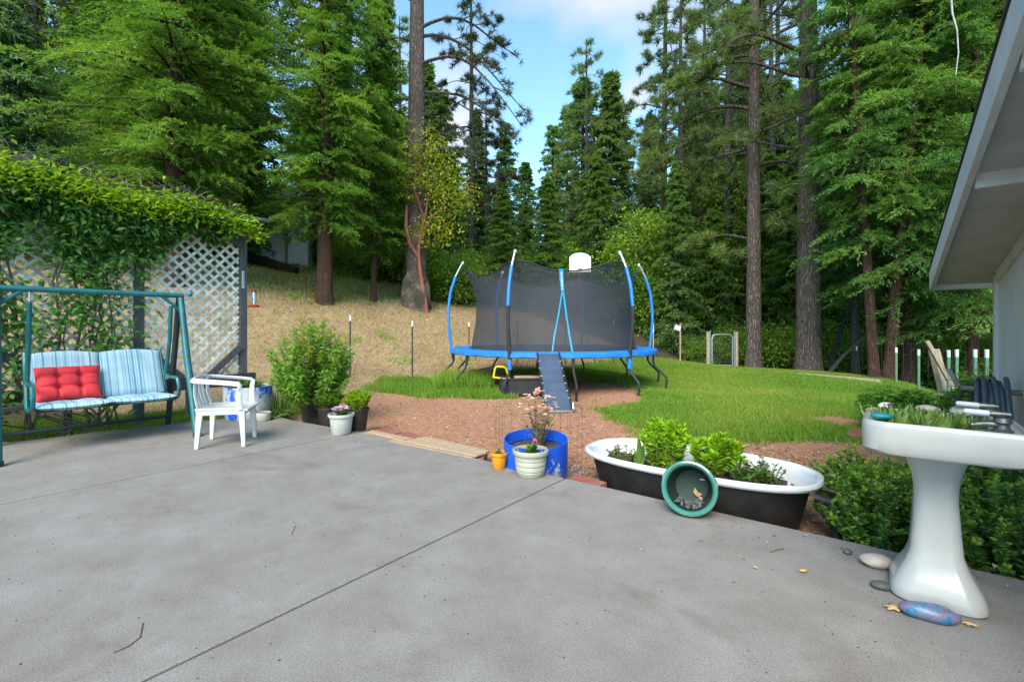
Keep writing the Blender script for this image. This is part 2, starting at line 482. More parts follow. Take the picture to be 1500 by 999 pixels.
def groundmat():
    m, nt, p, out = newmat('ground_cover')
    vec = coords(nt)
    at = N(nt, 'Attribute', attribute_name='cover')
    sp = N(nt, 'SeparateColor')
    nt.links.new(at.outputs['Color'], sp.inputs[0])
    n1 = noise(nt, vec, 2.2, 10, .72)
    n2 = noise(nt, vec, 16, 8, .75)
    n3 = noise(nt, vec, 70, 4, .8)
    floor_ = ramp(nt, n2, [(.35, (.05, .038, .026)), (.55, (.09, .066, .045)), (.7, (.06, .07, .025))])
    straw = ramp(nt, n2, [(.3, (0.167, 0.106, 0.052)), (.43, (0.292, 0.207, 0.109)), (.58, (0.374, 0.281, 0.162)), (.72, (0.208, 0.119, 0.062))])
    strawn = mix(nt, ramp(nt, noise(nt, vec, .6, 5), [(.45, 0.0), (.65, .7)]).outputs[0], straw.outputs[0], ramp(nt, n2, [(.4, (0.204, 0.119, 0.074)), (.65, (0.293, 0.186, 0.122))]).outputs[0])
    dirt = ramp(nt, n2, [(.3, (0.240, 0.113, 0.064)), (.5, (0.388, 0.199, 0.118)), (.66, (0.481, 0.281, 0.177)), (.78, (0.276, 0.171, 0.114))])
    lawn = ramp(nt, n2, [(.3, (.06, .1, .015)), (.6, (.11, .2, .02)), (.75, (.19, .19, .05))])

    def fac(ch):
        a = N(nt, 'Math', operation='ADD')
        s = N(nt, 'Math', operation='MULTIPLY_ADD'); s.inputs[1].default_value = .7; s.inputs[2].default_value = -.35
        nt.links.new(n1, s.inputs[0])
        nt.links.new(sp.outputs[ch], a.inputs[0]); nt.links.new(s.outputs[0], a.inputs[1])
        return ramp(nt, a.outputs[0], [(.38, 0.0), (.62, 1.0)]).outputs[0]
    o = mix(nt, fac(2), floor_.outputs[0], strawn)
    o = mix(nt, fac(1), o, dirt.outputs[0])
    o = mix(nt, fac(0), o, lawn.outputs[0])
    o = mix(nt, .4, o, mix(nt, 1.0, o, ramp(nt, n3, [(.3, (.5, .5, .5)), (.7, (1.5, 1.5, 1.5))]).outputs[0], 'MULTIPLY'))
    nt.links.new(o, p.inputs['Base Color'])
    p.inputs['Roughness'].default_value = .95; p.inputs['Specular IOR Level'].default_value = .15
    b = bump(nt, p, n2, .7, .04)
    bump(nt, p, n3, .7, .012, b)
    return m


MT['ground'] = groundmat()


def netmat():
    m, nt, p, out = newmat('net_mesh')
    p.inputs['Base Color'].default_value = (.035, .04, .05, 1); p.inputs['Roughness'].default_value = .8
    t = N(nt, 'BsdfTransparent')
    ms = N(nt, 'MixShader'); ms.inputs[0].default_value = .64
    nt.links.new(t.outputs[0], ms.inputs[1]); nt.links.new(p.outputs[0], ms.inputs[2])
    nt.links.new(ms.outputs[0], out.inputs['Surface'])
    return m


MT['net'] = netmat()

# ------------------------------------------------------------------ light settings and small extra materials
EXPO = 1.65
SKY_STR = .13
SUN_STR = 2.2
SUN_ANG = 36
CLOUD_LOC = (3.3, 1.0, 0.4)
CLOUD_COL = (2.4, 2.36, 2.55, 1)
CLOUDS = [((860, -60), .27, .55), ((620, 190), .2, .4), ((690, 120), .16, .2), ((840, 150), .2, -.4), ((300, 60), .3, .3), ((930, 155), .05, .3)]
MT['crumb'] = M('crumb', (.05, .035, .025), .9)
MT['zip_blue'] = M('zip_blue', (.01, .3, .55), .5)
MT['cap_teal'] = M('cap_teal', (.45, .62, .66), .4)
MT['pale_branch'] = M('pale_branch', (.42, .42, .42), .9, (.25, .24, .23), 20)


# ------------------------------------------------------------------ terrain
def softplus(x, k): return np.where(x / k > 30, x, k * np.log1p(np.exp(np.clip(x / k, -40, 30))))


def ground_h(x, y):
    x = np.asarray(x, dtype=float); y = np.asarray(y, dtype=float)
    b = np.where(x > -3.4, .198, .3)
    hp = .26 * (y - 10.2) - b * (x + 3.4)
    hill = softplus(hp, .25)
    hill = 6.0 * np.tanh(hill / 6.0)
    d1 = .761 * (x - 6.1) + .65 * (y - 16.5)
    d2 = x - 8.9
    d3 = .88 * (x - 8.7) - .474 * (y - 10.7)
    d = np.maximum(np.maximum(d1, d2), d3)
    drop = -4 * np.tanh(.26 * softplus(d, .25) / 4) * (1 - np.clip(hill / 1.0, 0, 1))
    drop = np.where(y < 4.5, drop * np.clip((y - 2) / 2.5, 0, 1), drop)
    tub = -.10 * np.exp(-(((x - 1.5) / 1.5) ** 2 + ((y - 3.5) / 1.2) ** 2))
    und = .03 * np.sin(x * .9 + 1) * np.sin(y * .7) + .015 * np.sin(x * 2.3 + y * 1.7)
    far = np.clip((np.hypot(x, y) - 45) / 60, 0, 1) * 8
    return -.08 + hill + drop + tub + und * np.clip((y - 4) / 4, 0, 1) + far


def gz(x, y): return float(ground_h(x, y))


def inpoly(px, py, poly):
    ins = np.zeros(px.shape, bool)
    n = len(poly)
    for i in range(n):
        x0, y0 = poly[i]; x1, y1 = poly[(i + 1) % n]
        c = (y0 > py) != (y1 > py)
        t = (x1 - x0) * (py - y0) / ((y1 - y0) if y1 != y0 else 1e-9) + x0
        ins ^= c & (px < t)
    return ins


def sdf(px, py, poly):                 # positive inside
    d = np.full(px.shape, 1e9)
    n = len(poly)
    for i in range(n):
        x0, y0 = poly[i]; x1, y1 = poly[(i + 1) % n]
        ex, ey = x1 - x0, y1 - y0
        t = np.clip(((px - x0) * ex + (py - y0) * ey) / (ex * ex + ey * ey), 0, 1)
        d = np.minimum(d, np.hypot(px - x0 - t * ex, py - y0 - t * ey))
    return np.where(inpoly(px, py, poly), d, -d)


LAWN = [(1.25, 7.2), (1.6, 5.7), (2.3, 5.15), (3.3, 5.3), (4.2, 5.0), (6.5, 6.6), (8.9, 10.7), (8.9, 13.6), (6.1, 16.6), (4.4, 16.6), (2.7, 14.6), (.8, 12.6), (-.6, 11.4), (.3, 10.7), (2.3, 10.9), (2.75, 9.4), (2.1, 8.1)]
STRIP = [(-2.75, 9.15), (-1.5, 8.6), (-.6, 8.25), (-.1, 8.2), (.1, 8.4), (-.1, 8.9), (-.6, 10.4), (-2.9, 10.6)]
BACKSTRIP = [(-6.5, 3.5), (-4.9, 4.95), (-3.3, 6.35), (-2.7, 6.9), (-3.6, 7.6), (-5.2, 6.4), (-8, 4.6)]
DIRT = [(-2.3, 5.0), (.35, 3.4), (2.6, 2.0), (6.0, -1), (8, 4), (4.0, 5.2), (2.4, 5.3), (1.6, 5.9), (1.4, 7.2), (2.5, 8.6), (2.5, 10.7), (.3, 10.8), (-.4, 8.3), (-2.6, 9.0), (-3.2, 8.2), (-3.2, 6.4)]
HILL = [(-40, 6), (-5.2, 6.6), (-3.2, 7.4), (-2.5, 9.2), (-2.7, 10.4), (-.6, 10.2), (.2, 10.5), (.9, 12.2), (2.7, 14.5), (4.6, 16.8), (3.6, 18.2), (0, 21), (-3, 23), (-9, 26), (-40, 30)]
UNDER = [(.2, 7.6), (1.2, 7.3), (2.3, 7.9), (2.5, 9.2), (2.0, 10.6), (.4, 10.6), (-.1, 9.2)]
BARE = [(3.75, 6.5), (4.55, 6.6), (4.7, 5.9), (4.0, 5.7)]


def terrain():
    def axis(a, b, n, c, near):
        t = np.linspace(-1, 1, n)
        k = 4.2
        s = np.sinh(k * t) / np.sinh(k)
        return c + np.where(s < 0, s * (c - a), s * (b - c))
    xs = axis(-150, 150, 360, 0.5, 1); ys = axis(-40, 170, 360, 7.0, 1)
    X, Y = np.meshgrid(xs, ys)
    Z = ground_h(X, Y)
    n = len(xs); m = len(ys)
    Vv = np.stack([X.ravel(), Y.ravel(), Z.ravel()], 1)
    i = np.arange(n * m).reshape(m, n)
    Fq = np.stack([i[:-1, :-1].ravel(), i[:-1, 1:].ravel(), i[1:, 1:].ravel(), i[1:, :-1].ravel()], 1)
    o = npmesh('ground', Vv, Fq, MT['ground'], smooth=True)
    tag(o, 'red dirt, straw covered hillside and lawn of the back yard', 'ground', kind='structure')
    px, py = X.ravel(), Y.ravel()

    def w(poly, soft=.35): return np.clip(.5 + sdf(px, py, poly) / (2 * soft), 0, 1)
    bare = np.maximum(w(BARE, .25), w(UNDER, .3))
    la = np.maximum(np.maximum(w(LAWN, .3), w(STRIP, .3)), w(BACKSTRIP, .3)) * (1 - bare)
    di = np.maximum(w(DIRT, .4), bare); st = w(HILL, .5)
    C = np.stack([la, di, st, np.ones_like(la)], 1).astype(np.float32)
    ca = o.data.color_attributes.new('cover', 'FLOAT_COLOR', 'POINT')
    ca.data.foreach_set('color', C.ravel())
    return o


terrain()


# ------------------------------------------------------------------ foliage builders
def nrm(a): return a / np.maximum(np.linalg.norm(a, axis=-1, keepdims=True), 1e-9)


def quads(P, D, Nn, L, W, fold=.12, droop=.1):
    """rhombic leaves: base P, direction D, rough normal Nn"""
    n = len(P)
    D = nrm(D); S = nrm(np.cross(D, Nn)); N2 = np.cross(S, D)
    L = np.broadcast_to(np.asarray(L, float).reshape(-1, 1), (n, 1)); W = np.broadcast_to(np.asarray(W, float).reshape(-1, 1), (n, 1))
    v = np.empty((n, 4, 3))
    v[:, 0] = P
    v[:, 1] = P + D * L * .45 + S * W * .5 + N2 * L * fold
    v[:, 2] = P + D * L - N2 * L * droop
    v[:, 3] = P + D * L * .45 - S * W * .5 + N2 * L * fold
    return v.reshape(-1, 3), np.arange(4 * n).reshape(n, 4)


def blades(P, D, S, L, W):
    n = len(P)
    v = np.empty((n, 3, 3))
    W = np.broadcast_to(np.asarray(W, float).reshape(-1, 1), (n, 1)); L = np.broadcast_to(np.asarray(L, float).reshape(-1, 1), (n, 1))
    v[:, 0] = P - S * W / 2; v[:, 1] = P + S * W / 2; v[:, 2] = P + nrm(D) * L
    return v.reshape(-1, 3), np.arange(3 * n).reshape(n, 3)


def cat(*parts):
    Vs, Fs, k = [], [], 0
    for v, f in parts:
        Vs.append(v); Fs.append(f + k); k += len(v)
    return np.concatenate(Vs), np.concatenate(Fs)


def trunk_mb(rng, h, r0, flare=.35, bend=.0, top=.12, n=12, segs=14, fz=1.0):
    mb = MB()
    pts, rs = [], []
    b1, b2 = rng.uniform(-1, 1, 2) * bend
    ph = rng.uniform(0, 6)
    zs = [-.5, -.1, .05, .15, .3, .55, .9] + list(np.linspace(1.4, h, segs))
    for z in zs:
        t = max(z, 0) / h
        pts.append((b1 * math.sin(t * 3 + ph) - b1 * math.sin(ph), b2 * math.sin(t * 2.3 + ph) - b2 * math.sin(ph), z))
        rs.append(r0 * ((1 - t) ** .8 * (1 - top) + top) * (1 + flare * math.exp(-max(z, 0) / .25 / fz)))
    mb.tube(pts, rs, n)

    def pos(z):
        t = z / h
        return np.array((b1 * math.sin(t * 3 + ph) - b1 * math.sin(ph), b2 * math.sin(t * 2.3 + ph) - b2 * math.sin(ph), z))
    return mb, pos, (lambda z: r0 * ((1 - z / h) ** .8 * (1 - top) + top))


def conifer(seed, h, r0, z0, rmax, nb, nt, nl, L, W, droop=.45, rise=.25, shape=.9, twl=.55, bend=.1, bot=.5, lift=.0, azw=None, limbs=True, inner=.08, var=(.42, 1.15)):
    rng = np.random.default_rng(seed)
    mb, pos, rad = trunk_mb(rng, h, r0, bend=bend)
    zb = z0 + (h * .99 - z0) * (np.arange(nb) + rng.uniform(0, 1, nb)) / nb
    f = (zb - z0) / (h - z0)
    az = np.arange(nb) * 2.39996 + rng.uniform(-.5, .5, nb)
    Lb = rmax * (1 - f) ** shape * rng.uniform(var[0], var[1], nb) * np.minimum(1, bot + f * 3) + .15
    C = np.stack([pos(z) for z in zb])
    bd = np.stack([np.cos(az), np.sin(az), np.zeros(nb)], 1)
    side = np.stack([-np.sin(az), np.cos(az), np.zeros(nb)], 1)
    dr = droop * rng.uniform(.6, 1.4, nb); ri = rise * rng.uniform(.5, 1.5, nb) + f * .35
    if limbs:
        for i in range(nb):
            k = 5
            mb.tube([C[i] + bd[i] * Lb[i] * s + np.array((0, 0, Lb[i] * (ri[i] * s - dr[i] * s * s))) for s in np.linspace(0, .92, k)],
                    [max(.006, rad(zb[i]) * .22 * (1 - s) + .006) for s in np.linspace(0, 1, k)], 4, cap=False)
    s = inner + (1 - inner) * (np.arange(nt)[None] + rng.uniform(0, 1, (nb, nt))) / nt
    P = C[:, None] + bd[:, None] * (Lb[:, None] * s)[..., None]
    P[..., 2] += Lb[:, None] * (ri[:, None] * s - dr[:, None] * s * s)
    sg = np.where(np.arange(nt) % 2 == 0, 1., -1.)[None, :, None]
    ta = rng.uniform(.45, 1.15, (nb, nt, 1))
    td = bd[:, None] * np.cos(ta) + side[:, None] * np.sin(ta) * sg
    td[..., 2] += rng.normal(-.1 + lift, .22, (nb, nt))
    td = nrm(td)
    tl = twl * np.sqrt(Lb)[:, None] * (1.05 - .6 * s) * rng.uniform(.6, 1.25, (nb, nt))
    q = (np.arange(nl)[None, None] + rng.uniform(0, 1, (nb, nt, nl))) / nl
    PP = P[:, :, None] + td[:, :, None] * (tl[:, :, None] * q)[..., None]
    PP[..., 2] -= (tl[:, :, None] * q * q) * .3
    PP += rng.normal(0, L * .16, PP.shape)
    ld = td[:, :, None] + rng.normal(0, .42, PP.shape)
    ld[..., 2] += lift - .12
    nn = np.array((0, 0, 1.)) + rng.normal(0, .55, PP.shape)
    sc_ = rng.uniform(.6, 1.3, PP.shape[:3])
    v, fq = quads(PP.reshape(-1, 3), ld.reshape(-1, 3), nn.reshape(-1, 3), (L * sc_).ravel(), (W * sc_).ravel(), .08, .15)
    return mb, (v, fq)


def pine(seed, h, r0, z0, rmax, nb, ntuft, nn, L, W, bend=.15, shape=.6, droop=.3, rise=.1, extra=(), topf=.0, flare=.35):
    """long bare trunk, few crooked limbs, needle tufts at their ends; extra = (z, azimuth, length, droop)"""
    rng = np.random.default_rng(seed)
    mb, pos, rad = trunk_mb(rng, h, r0, bend=bend, n=16, flare=flare)
    out = []
    br = []
    for i in range(nb):
        z = z0 + (h * .98 - z0) * (i + rng.uniform(0, 1)) / nb
        f = (z - z0) / (h - z0)
        br.append((z, i * 2.4 + rng.uniform(-.5, .5), rmax * (1 - f) ** shape * rng.uniform(.6, 1.1) + .3, droop * rng.uniform(.2, 1.5)))
    br += list(extra)
    for z, az, Lb, dr in br:
        b = np.array((math.cos(az), math.sin(az), 0)); sd = np.array((-b[1], b[0], 0))
        c0 = pos(min(z, h * .99))
        wob = rng.uniform(-.12, .12, 3)

        def pt(s): return c0 + b * Lb * s + sd * Lb * wob[0] * math.sin(s * 4) + np.array((0, 0, Lb * (rise * s - dr * s * s + .05 * math.sin(s * 6 + wob[1] * 20))))
        ss = np.linspace(0, 1, 8)
        rb = max(.02, min(.075, Lb * .02))
        mb.tube([pt(s) for s in ss], [rb * (1 - .8 * s) for s in ss], 5, cap=False)
        nsub = max(3, int(Lb * 3.2))
        for k in range(nsub):
            s = rng.uniform(.3, 1)
            sl = (.25 + .3 * Lb * .35) * rng.uniform(.5, 1.2) * (1.25 - s * .6)
            a = rng.uniform(-1.2, 1.2)
            d = b * math.cos(a) + sd * math.sin(a) + np.array((0, 0, rng.uniform(-.3, .35)))
            p0 = pt(s); p1 = p0 + d * sl * .6 + np.array((0, 0, .03)); p2 = p0 + d * sl
            mb.tube([p0, p1, p2], [rb * .35, rb * .25, .006], 4, cap=False)
            for t in range(ntuft):
                q = rng.uniform(.25, 1.0)
                out.append((p0 + (p2 - p0) * q + rng.normal(0, .06, 3), d))
    T = np.array([o[0] for o in out]); D = np.array([o[1] for o in out])
    dirs = D[:, None] * .7 + np.array((0, 0, .3)) + rng.normal(0, .65, (len(T), nn, 3))
    dirs = nrm(dirs)
    P = np.repeat(T[:, None], nn, 1) + dirs * L * .1
    S = nrm(np.cross(dirs, rng.normal(0, 1, dirs.shape)))
    v, fq = blades(P.reshape(-1, 3), dirs.reshape(-1, 3), S.reshape(-1, 3), L * rng.uniform(.7, 1.2, P.shape[:2]).ravel(), W)
    return mb, (v, fq)


def broad(seed, h, r0, z0, rx, nclump, nleaf, L, W, bend=.3, cl=.5, lean=(0, 0), rz=None):
    rng = np.random.default_rng(seed)
    mb, pos, rad = trunk_mb(rng, h * .8, r0, bend=bend)
    c = rng.normal(0, 1, (nclump, 3)); c = nrm(c) * rng.uniform(.45, 1, (nclump, 1)) ** .6
    zc = (h + z0) / 2; rz = rz or (h - z0) / 2
    c = c * np.array((rx, rx, rz)) + np.array((lean[0], lean[1], zc))
    for i in range(min(nclump, 40)):
        z = min(h * .75, max(z0 * .6, c[i, 2] - rx * rng.uniform(.4, .9)))
        p = pos(z)
        m_ = (p + c[i]) / 2 + np.array((0, 0, .15 * rx)) + rng.normal(0, .08 * rx, 3)
        mb.tube([p, m_, c[i]], [rad(z) * .4, rad(z) * .22, .008], 5, cap=False)
    P = c[:, None] + rng.normal(0, 1, (nclump, nleaf, 3)) * np.array((cl, cl, cl * .55))
    D = rng.normal(0, 1, P.shape) + np.array((0, 0, -.25)); Nn = rng.normal(0, .5, P.shape) + np.array((0, 0, 1.))
    s = rng.uniform(.6, 1.3, P.shape[:2])
    v, fq = quads(P.reshape(-1, 3), D.reshape(-1, 3), Nn.reshape(-1, 3), (L * s).ravel(), (W * s).ravel(), .1, .1)
    return mb, (v, fq)


def shrub(seed, nst, h, spread, npl, L, W, up=.35, curve=.4, base=.05, lo=.15, hvar=.35, side=.9, droop=.1, topbias=1.0, stem_r=.006):
    """stems from one base, leaves along each"""
    rng = np.random.default_rng(seed)
    mb = MB()
    az = rng.uniform(0, 2 * PI, nst); rr = np.sqrt(rng.uniform(0, 1, nst))
    hh = h * (1 - hvar * rng.uniform(0, 1, nst)) * (1 - .35 * rr ** 2)
    b0 = np.stack([np.cos(az) * rr * base, np.sin(az) * rr * base, np.zeros(nst)], 1)
    tip = np.stack([np.cos(az) * rr * spread, np.sin(az) * rr * spread, hh], 1)

    def pt(i, t): return b0[i] * (1 - t) + np.array((tip[i, 0] * t ** (1 + curve), tip[i, 1] * t ** (1 + curve), tip[i, 2] * t))
    for i in range(nst):
        mb.tube([pt(i, t) for t in (0, .35, .7, 1)], [stem_r, stem_r * .8, stem_r * .6, stem_r * .3], 4, cap=False)
    t = lo + (1 - lo) * rng.uniform(0, 1, (nst, npl)) ** (1 / topbias)
    P = b0[:, None] * (1 - t)[..., None] + np.stack([tip[:, None, 0] * t ** (1 + curve), tip[:, None, 1] * t ** (1 + curve), tip[:, None, 2] * t], -1)
    a2 = rng.uniform(0, 2 * PI, (nst, npl))
    D = np.stack([np.cos(a2) * side, np.sin(a2) * side, up + rng.normal(0, .25, (nst, npl))], -1)
    Nn = np.array((0, 0, 1.)) + rng.normal(0, .45, D.shape)
    s = rng.uniform(.55, 1.2, (nst, npl))
    v, fq = quads(P.reshape(-1, 3), D.reshape(-1, 3), Nn.reshape(-1, 3), (L * s).ravel(), (W * s).ravel(), .1, droop)
    return mb, (v, fq)


def plant(name, label, category, loc, sh, mat, stem='twig', group=None, rz=0.0, sc_=1.0):
    t = thing(name, label, category, loc, rz, group)
    sh[0].build('stem', MT[stem], t)
    npmesh('leaves', sh[1][0], sh[1][1], MT[mat], t)
    t.scale = (sc_,) * 3
    return t


# ------------------------------------------------------------------ trees
def tree(name, label, loc, parts, bark, leaf, group=None, rz=0.0, scale=1.0):
    t = thing(name, label, 'tree', loc, rz, group)
    parts[0].build('trunk', MT[bark], t)
    npmesh('crown', parts[1][0], parts[1][1], MT[leaf], t)
    t.scale = (scale,) * 3
    return t


def at(px, Y): return ((px - 750) / F * Y, Y)


def base(px, Y, dz=-.05):
    x, y = at(px, Y)
    return (x, y, gz(x, y) + dz)


# the two near incense cedars
cedarA = conifer(11, 17.5, .25, 2.3, 2.45, 225, 28, 36, .1, .028, droop=.42, rise=.12, shape=.55, twl=.62, lift=.05)
tree('cedar_tree', 'large bright green cedar with reddish bare lower trunk on the straw slope', base(475, 15.4), cedarA, 'bark_cedar', 'l_cedar', rz=.5)
g_ = copy_tree(bpy.data.objects['cedar_tree']); g_.location = base(338, 17.5); g_.rotation_euler = (0, 0, 2.6); g_.scale = (1.05, 1.05, 1.05)
tag(g_, 'green cedar filling the gap between the broad cedar and the red trunked cedar')
cedarB = conifer(12, 17, .24, 2.0, 3.3, 240, 32, 36, .1, .028, droop=.4, rise=.15, shape=.5, twl=.65, lift=.05)
tree('cedar_tree', 'broad dense green cedar rising behind the vine covered lattice', base(255, 13.2), cedarB, 'bark_cedar', 'l_cedar', rz=1.1)
tree('cedar_tree', 'slim brown trunked young tree with low foliage on the slope, right of the big cedar', base(547, 17.2), conifer(13, 9, .11, 1.6, 1.4, 90, 16, 16, .13, .04, shape=.6), 'bark_cedar', 'l_cedar')
tree('conifer_tree', 'dark thin conifer with a straight bare upper trunk, at the far left above the vine', base(50, 17.0), conifer(14, 17, .17, 1.0, 2.3, 90, 14, 10, .2, .05, droop=.6, shape=.75), 'bark_grey', 'l_pine_d')
tree('deodar_tree', 'blue green drooping young conifer behind the left end of the vine', base(12, 12.0), conifer(15, 6.4, .12, .8, 2.3, 130, 18, 12, .17, .045, droop=.75, rise=.3, shape=.8), 'bark_grey', 'l_fir_blue')

# ponderosa pines with their bare trunks
bx, by = at(610, 17.9)
T3 = pine(21, 24, .40, 10.5, 3.2, 14, 3, 26, .24, .02, bend=.12, flare=.45, extra=[
    (8.3, .15, 3.6, .55), (9.3, -.25, 4.0, .75), (6.1, .0, 2.4, .35), (5.9, 3.2, 2.2, .15), (8.0, 3.0, 2.8, .15), (10.0, 2.9, 2.6, .2), (10.3, .2, 4.2, .7), (7.0, .3, 2.0, .5)])
tree('pine_tree', 'huge ponderosa pine with a fire scarred swollen base and high bare grey trunk', (bx, by, gz(bx, by) - .05), T3, 'bark_pine', 'l_pine_d')
T8 = pine(22, 22, .23, 6.0, 3.0, 26, 4, 30, .25, .02, bend=.1, extra=[(4.2, 3.0, 2.0, .2), (5.0, .4, 1.4, .2), (3.6, 3.6, 1.6, .1), (7.2, 3.2, 3.6, .35), (8.2, 2.8, 3.8, .3), (9.0, 3.4, 3.6, .4)])
tree('pine_tree', 'slender straight pine trunk just right of the wire gate', base(1104, 14.9), T8, 'bark_pine', 'l_pine')
T9 = pine(23, 23, .33, 6.5, 3.4, 22, 4, 30, .25, .02, bend=.1, flare=.3, extra=[(5.0, 2.9, 1.3, -.6), (6.6, 3.0, 2.6, .1), (7.6, .5, 2.6, -.4), (4.2, 3.3, 1.0, .1), (8.6, 2.9, 3.2, -.1), (9.3, 3.5, 3.6, .3)])
tree('pine_tree', 'thick grey barked pine at the far lawn edge, biggest trunk right of the gate', base(1184, 13.6), T9, 'bark_pine', 'l_pine')
Tp = pine(24, 19, .2, 4.5, 3.0, 44, 4, 22, .3, .03, bend=.15, shape=.55, droop=.35)
tree('pine_tree', 'dark feathery pine behind the huge ponderosa, its crown against the cloud', base(690, 27), Tp, 'bark_grey', 'l_pine_d', rz=.4)
Tq = pine(25, 21, .2, 4.0, 2.3, 60, 4, 24, .28, .03, bend=.15, shape=.45, droop=.3)
tree('pine_tree', 'tall tufted pine at the right side of the blue sky gap', base(972, 24), Tq, 'bark_grey', 'l_pine')
tree('pine_tree', 'pale thin dead looking pine among the dark conifers, behind the trampoline net', base(712, 30), pine(26, 13, .12, 6.5, 1.3, 16, 2, 18, .26, .03), 'bark_grey', 'l_pine_d')
# incense cedars along the right edge of the lawn
cr1 = conifer(31, 15, .125, 2.2, 2.4, 130, 26, 36, .09, .024, droop=.5, rise=.1, shape=.55, twl=.65)
cr2 = conifer(32, 15, .15, 2.5, 2.7, 130, 26, 36, .09, .024, droop=.5, rise=.12, shape=.5, twl=.65)
tree('cedar_tree', 'right cedar of the V shaped pair at the lawn edge, leaning right', base(1301, 11.2), cr1, 'bark_cedar', 'l_cedar_r').rotation_euler = (0, R(5.5), 0)
tree('cedar_tree', 'left cedar of the V shaped pair at the lawn edge, leaning to the left', base(1281, 11.3), conifer(33, 15, .115, 3.2, 1.35, 100, 20, 30, .09, .024, droop=.5, shape=.55), 'bark_cedar', 'l_cedar_r').rotation_euler = (0, R(-3.5), 0)
tree('cedar_tree', 'upright dark trunked cedar right of the V shaped pair, behind the green posts', base(1330, 12.0), cr2, 'bark_cedar', 'l_cedar_r', rz=2.0)
o = tree('cedar_tree', 'low branched cedar reaching over the green posts beside the house eave', base(1425, 11.0), conifer(34, 14, .12, 1.5, 2.9, 140, 26, 36, .09, .024, droop=.45, shape=.5, twl=.65), 'bark_cedar', 'l_cedar_r', rz=.7)
tree('pole_tree', 'blue grey bare trunk between the thick pine and the V shaped pair', base(1253, 13.0), conifer(35, 14, .11, 5.6, 1.3, 60, 14, 14, .14, .045), 'bark_grey', 'l_fir')
tree('pine_tree', 'thin pale trunked pine behind the cedar boughs, right of the thick pine', base(1264, 17), pine(36, 19, .13, 5.0, 2.0, 40, 3, 22, .26, .025), 'bark_pine', 'l_pine')

# conifers behind the trampoline and beyond the lawn; the crowns are shared meshes
def proto(parts, bark, leaf):
    t = thing('conifer_tree', None, 'tree')
    parts[0].build('trunk', MT[bark], t); npmesh('crown', parts[1][0], parts[1][1], MT[leaf], t)
    return t


P_fir = proto(conifer(41, 13, .16, .5, 2.3, 160, 16, 13, .2, .06, droop=.5, rise=.2, shape=.9, twl=.45, bot=.8), 'bark_grey', 'l_fir')
P_fir2 = proto(conifer(42, 12, .15, .6, 2.2, 115, 14, 13, .2, .058, droop=.5, rise=.3, shape=.8, twl=.45, bot=.8, var=(.22, 1.25)), 'bark_grey', 'l_fir')
P_ced = proto(conifer(43, 11, .16, .4, 2.4, 120, 18, 15, .17, .055, droop=.45, rise=.15, shape=.75, twl=.55, bot=.8), 'bark_cedar', 'l_cedar_r')
P_pin = proto(pine(44, 15, .17, 3.0, 2.0, 50, 3, 20, .3, .035, shape=.6), 'bark_grey', 'l_pine')
P_oak = proto(broad(45, 7.5, .12, 1.2, 2.3, 70, 150, .2, .12, cl=.5), 'bark_grey', 'l_broad')
P_bush = proto(broad(46, 3.0, .05, .15, 1.5, 50, 110, .15, .09, cl=.38), 'bark_grey', 'l_broad')
used = set()


def put(P, px, Y, sc_, label, group=None, name='conifer_tree', rz=None, h=None):
    h = h or sc_ * random.uniform(.92, 1.08)
    if P not in used:
        o = P; used.add(P)
    else:
        o = copy_tree(P)
    o.name = name
    o.location = base(px, Y, -.1)
    o.rotation_euler = (0, 0, random.uniform(0, 6.28) if rz is None else rz)
    o.scale = (sc_, sc_, h or sc_)
    return tag(o, label, 'tree', group)


put(P_fir, 893, 27, 1.15, 'tallest dark pointed conifer below the blue sky, right of the basketball backboard', h=1.02)
put(P_fir2, 852, 29, 1.35, 'narrow pointed conifer below the blue sky, straight above the basketball backboard', h=1.12)
put(P_pin, 857, 27, .98, 'thin sparse pine poking highest into the blue sky above the backboard', name='pine_tree')
put(P_fir2, 915, 31, .95, 'lower conifer on the right shoulder of the pair below the blue sky')
put(P_fir2, 742, 28, .88, 'small dark spire shaped conifer between the ponderosa and the sky gap')
put(P_fir2, 812, 30, .95, 'conifer filling the left shoulder of the pair below the blue sky')
put(P_ced, 735, 21, .52, 'bright young cedar standing right behind the trampoline net')
put(P_ced, 660, 23, .62, 'young cedar between the ponderosa base and the trampoline')
put(P_ced, 800, 22, .6, 'young cedar behind the white backboard')
put(P_ced, 875, 22, .68, 'young cedar behind the right part of the trampoline net')
put(P_fir, 990, 19.5, .58, 'dark green full conifer left of the wire gate', h=.62)
put(P_ced, 1045, 20, .62, 'leafy young cedar directly behind the wire gate')
put(P_fir2, 645, 26, .95, 'dark conifer right of the ponderosa trunk')
put(P_ced, 575, 22, .75, 'green cedar left of the ponderosa base')
put(P_oak, 520, 24, .8, 'loose leafed green tree on the crest between the cedar and the white house', name='broadleaf_tree')
put(P_oak, 1060, 24, 1.15, 'open crowned oak with dark bare limbs left of the slender pine', name='broadleaf_tree')
put(P_oak, 940, 21, .75, 'yellow green broadleaf tree at the right end of the trampoline', name='broadleaf_tree')
GF = 'forest trees beyond the lawn'
LF_ = {P_fir: 'dark conifer in the dense forest beyond the lawn', P_fir2: 'narrow conifer in the dense forest beyond the lawn', P_ced: 'green cedar in the dense forest beyond the lawn',
       P_pin: 'thin trunked pine in the dense forest beyond the lawn', P_oak: 'broadleaf tree in the dense forest beyond the lawn'}
LB = 'leafy bush filling the forest edge under the trees'
rg = random.Random(5)
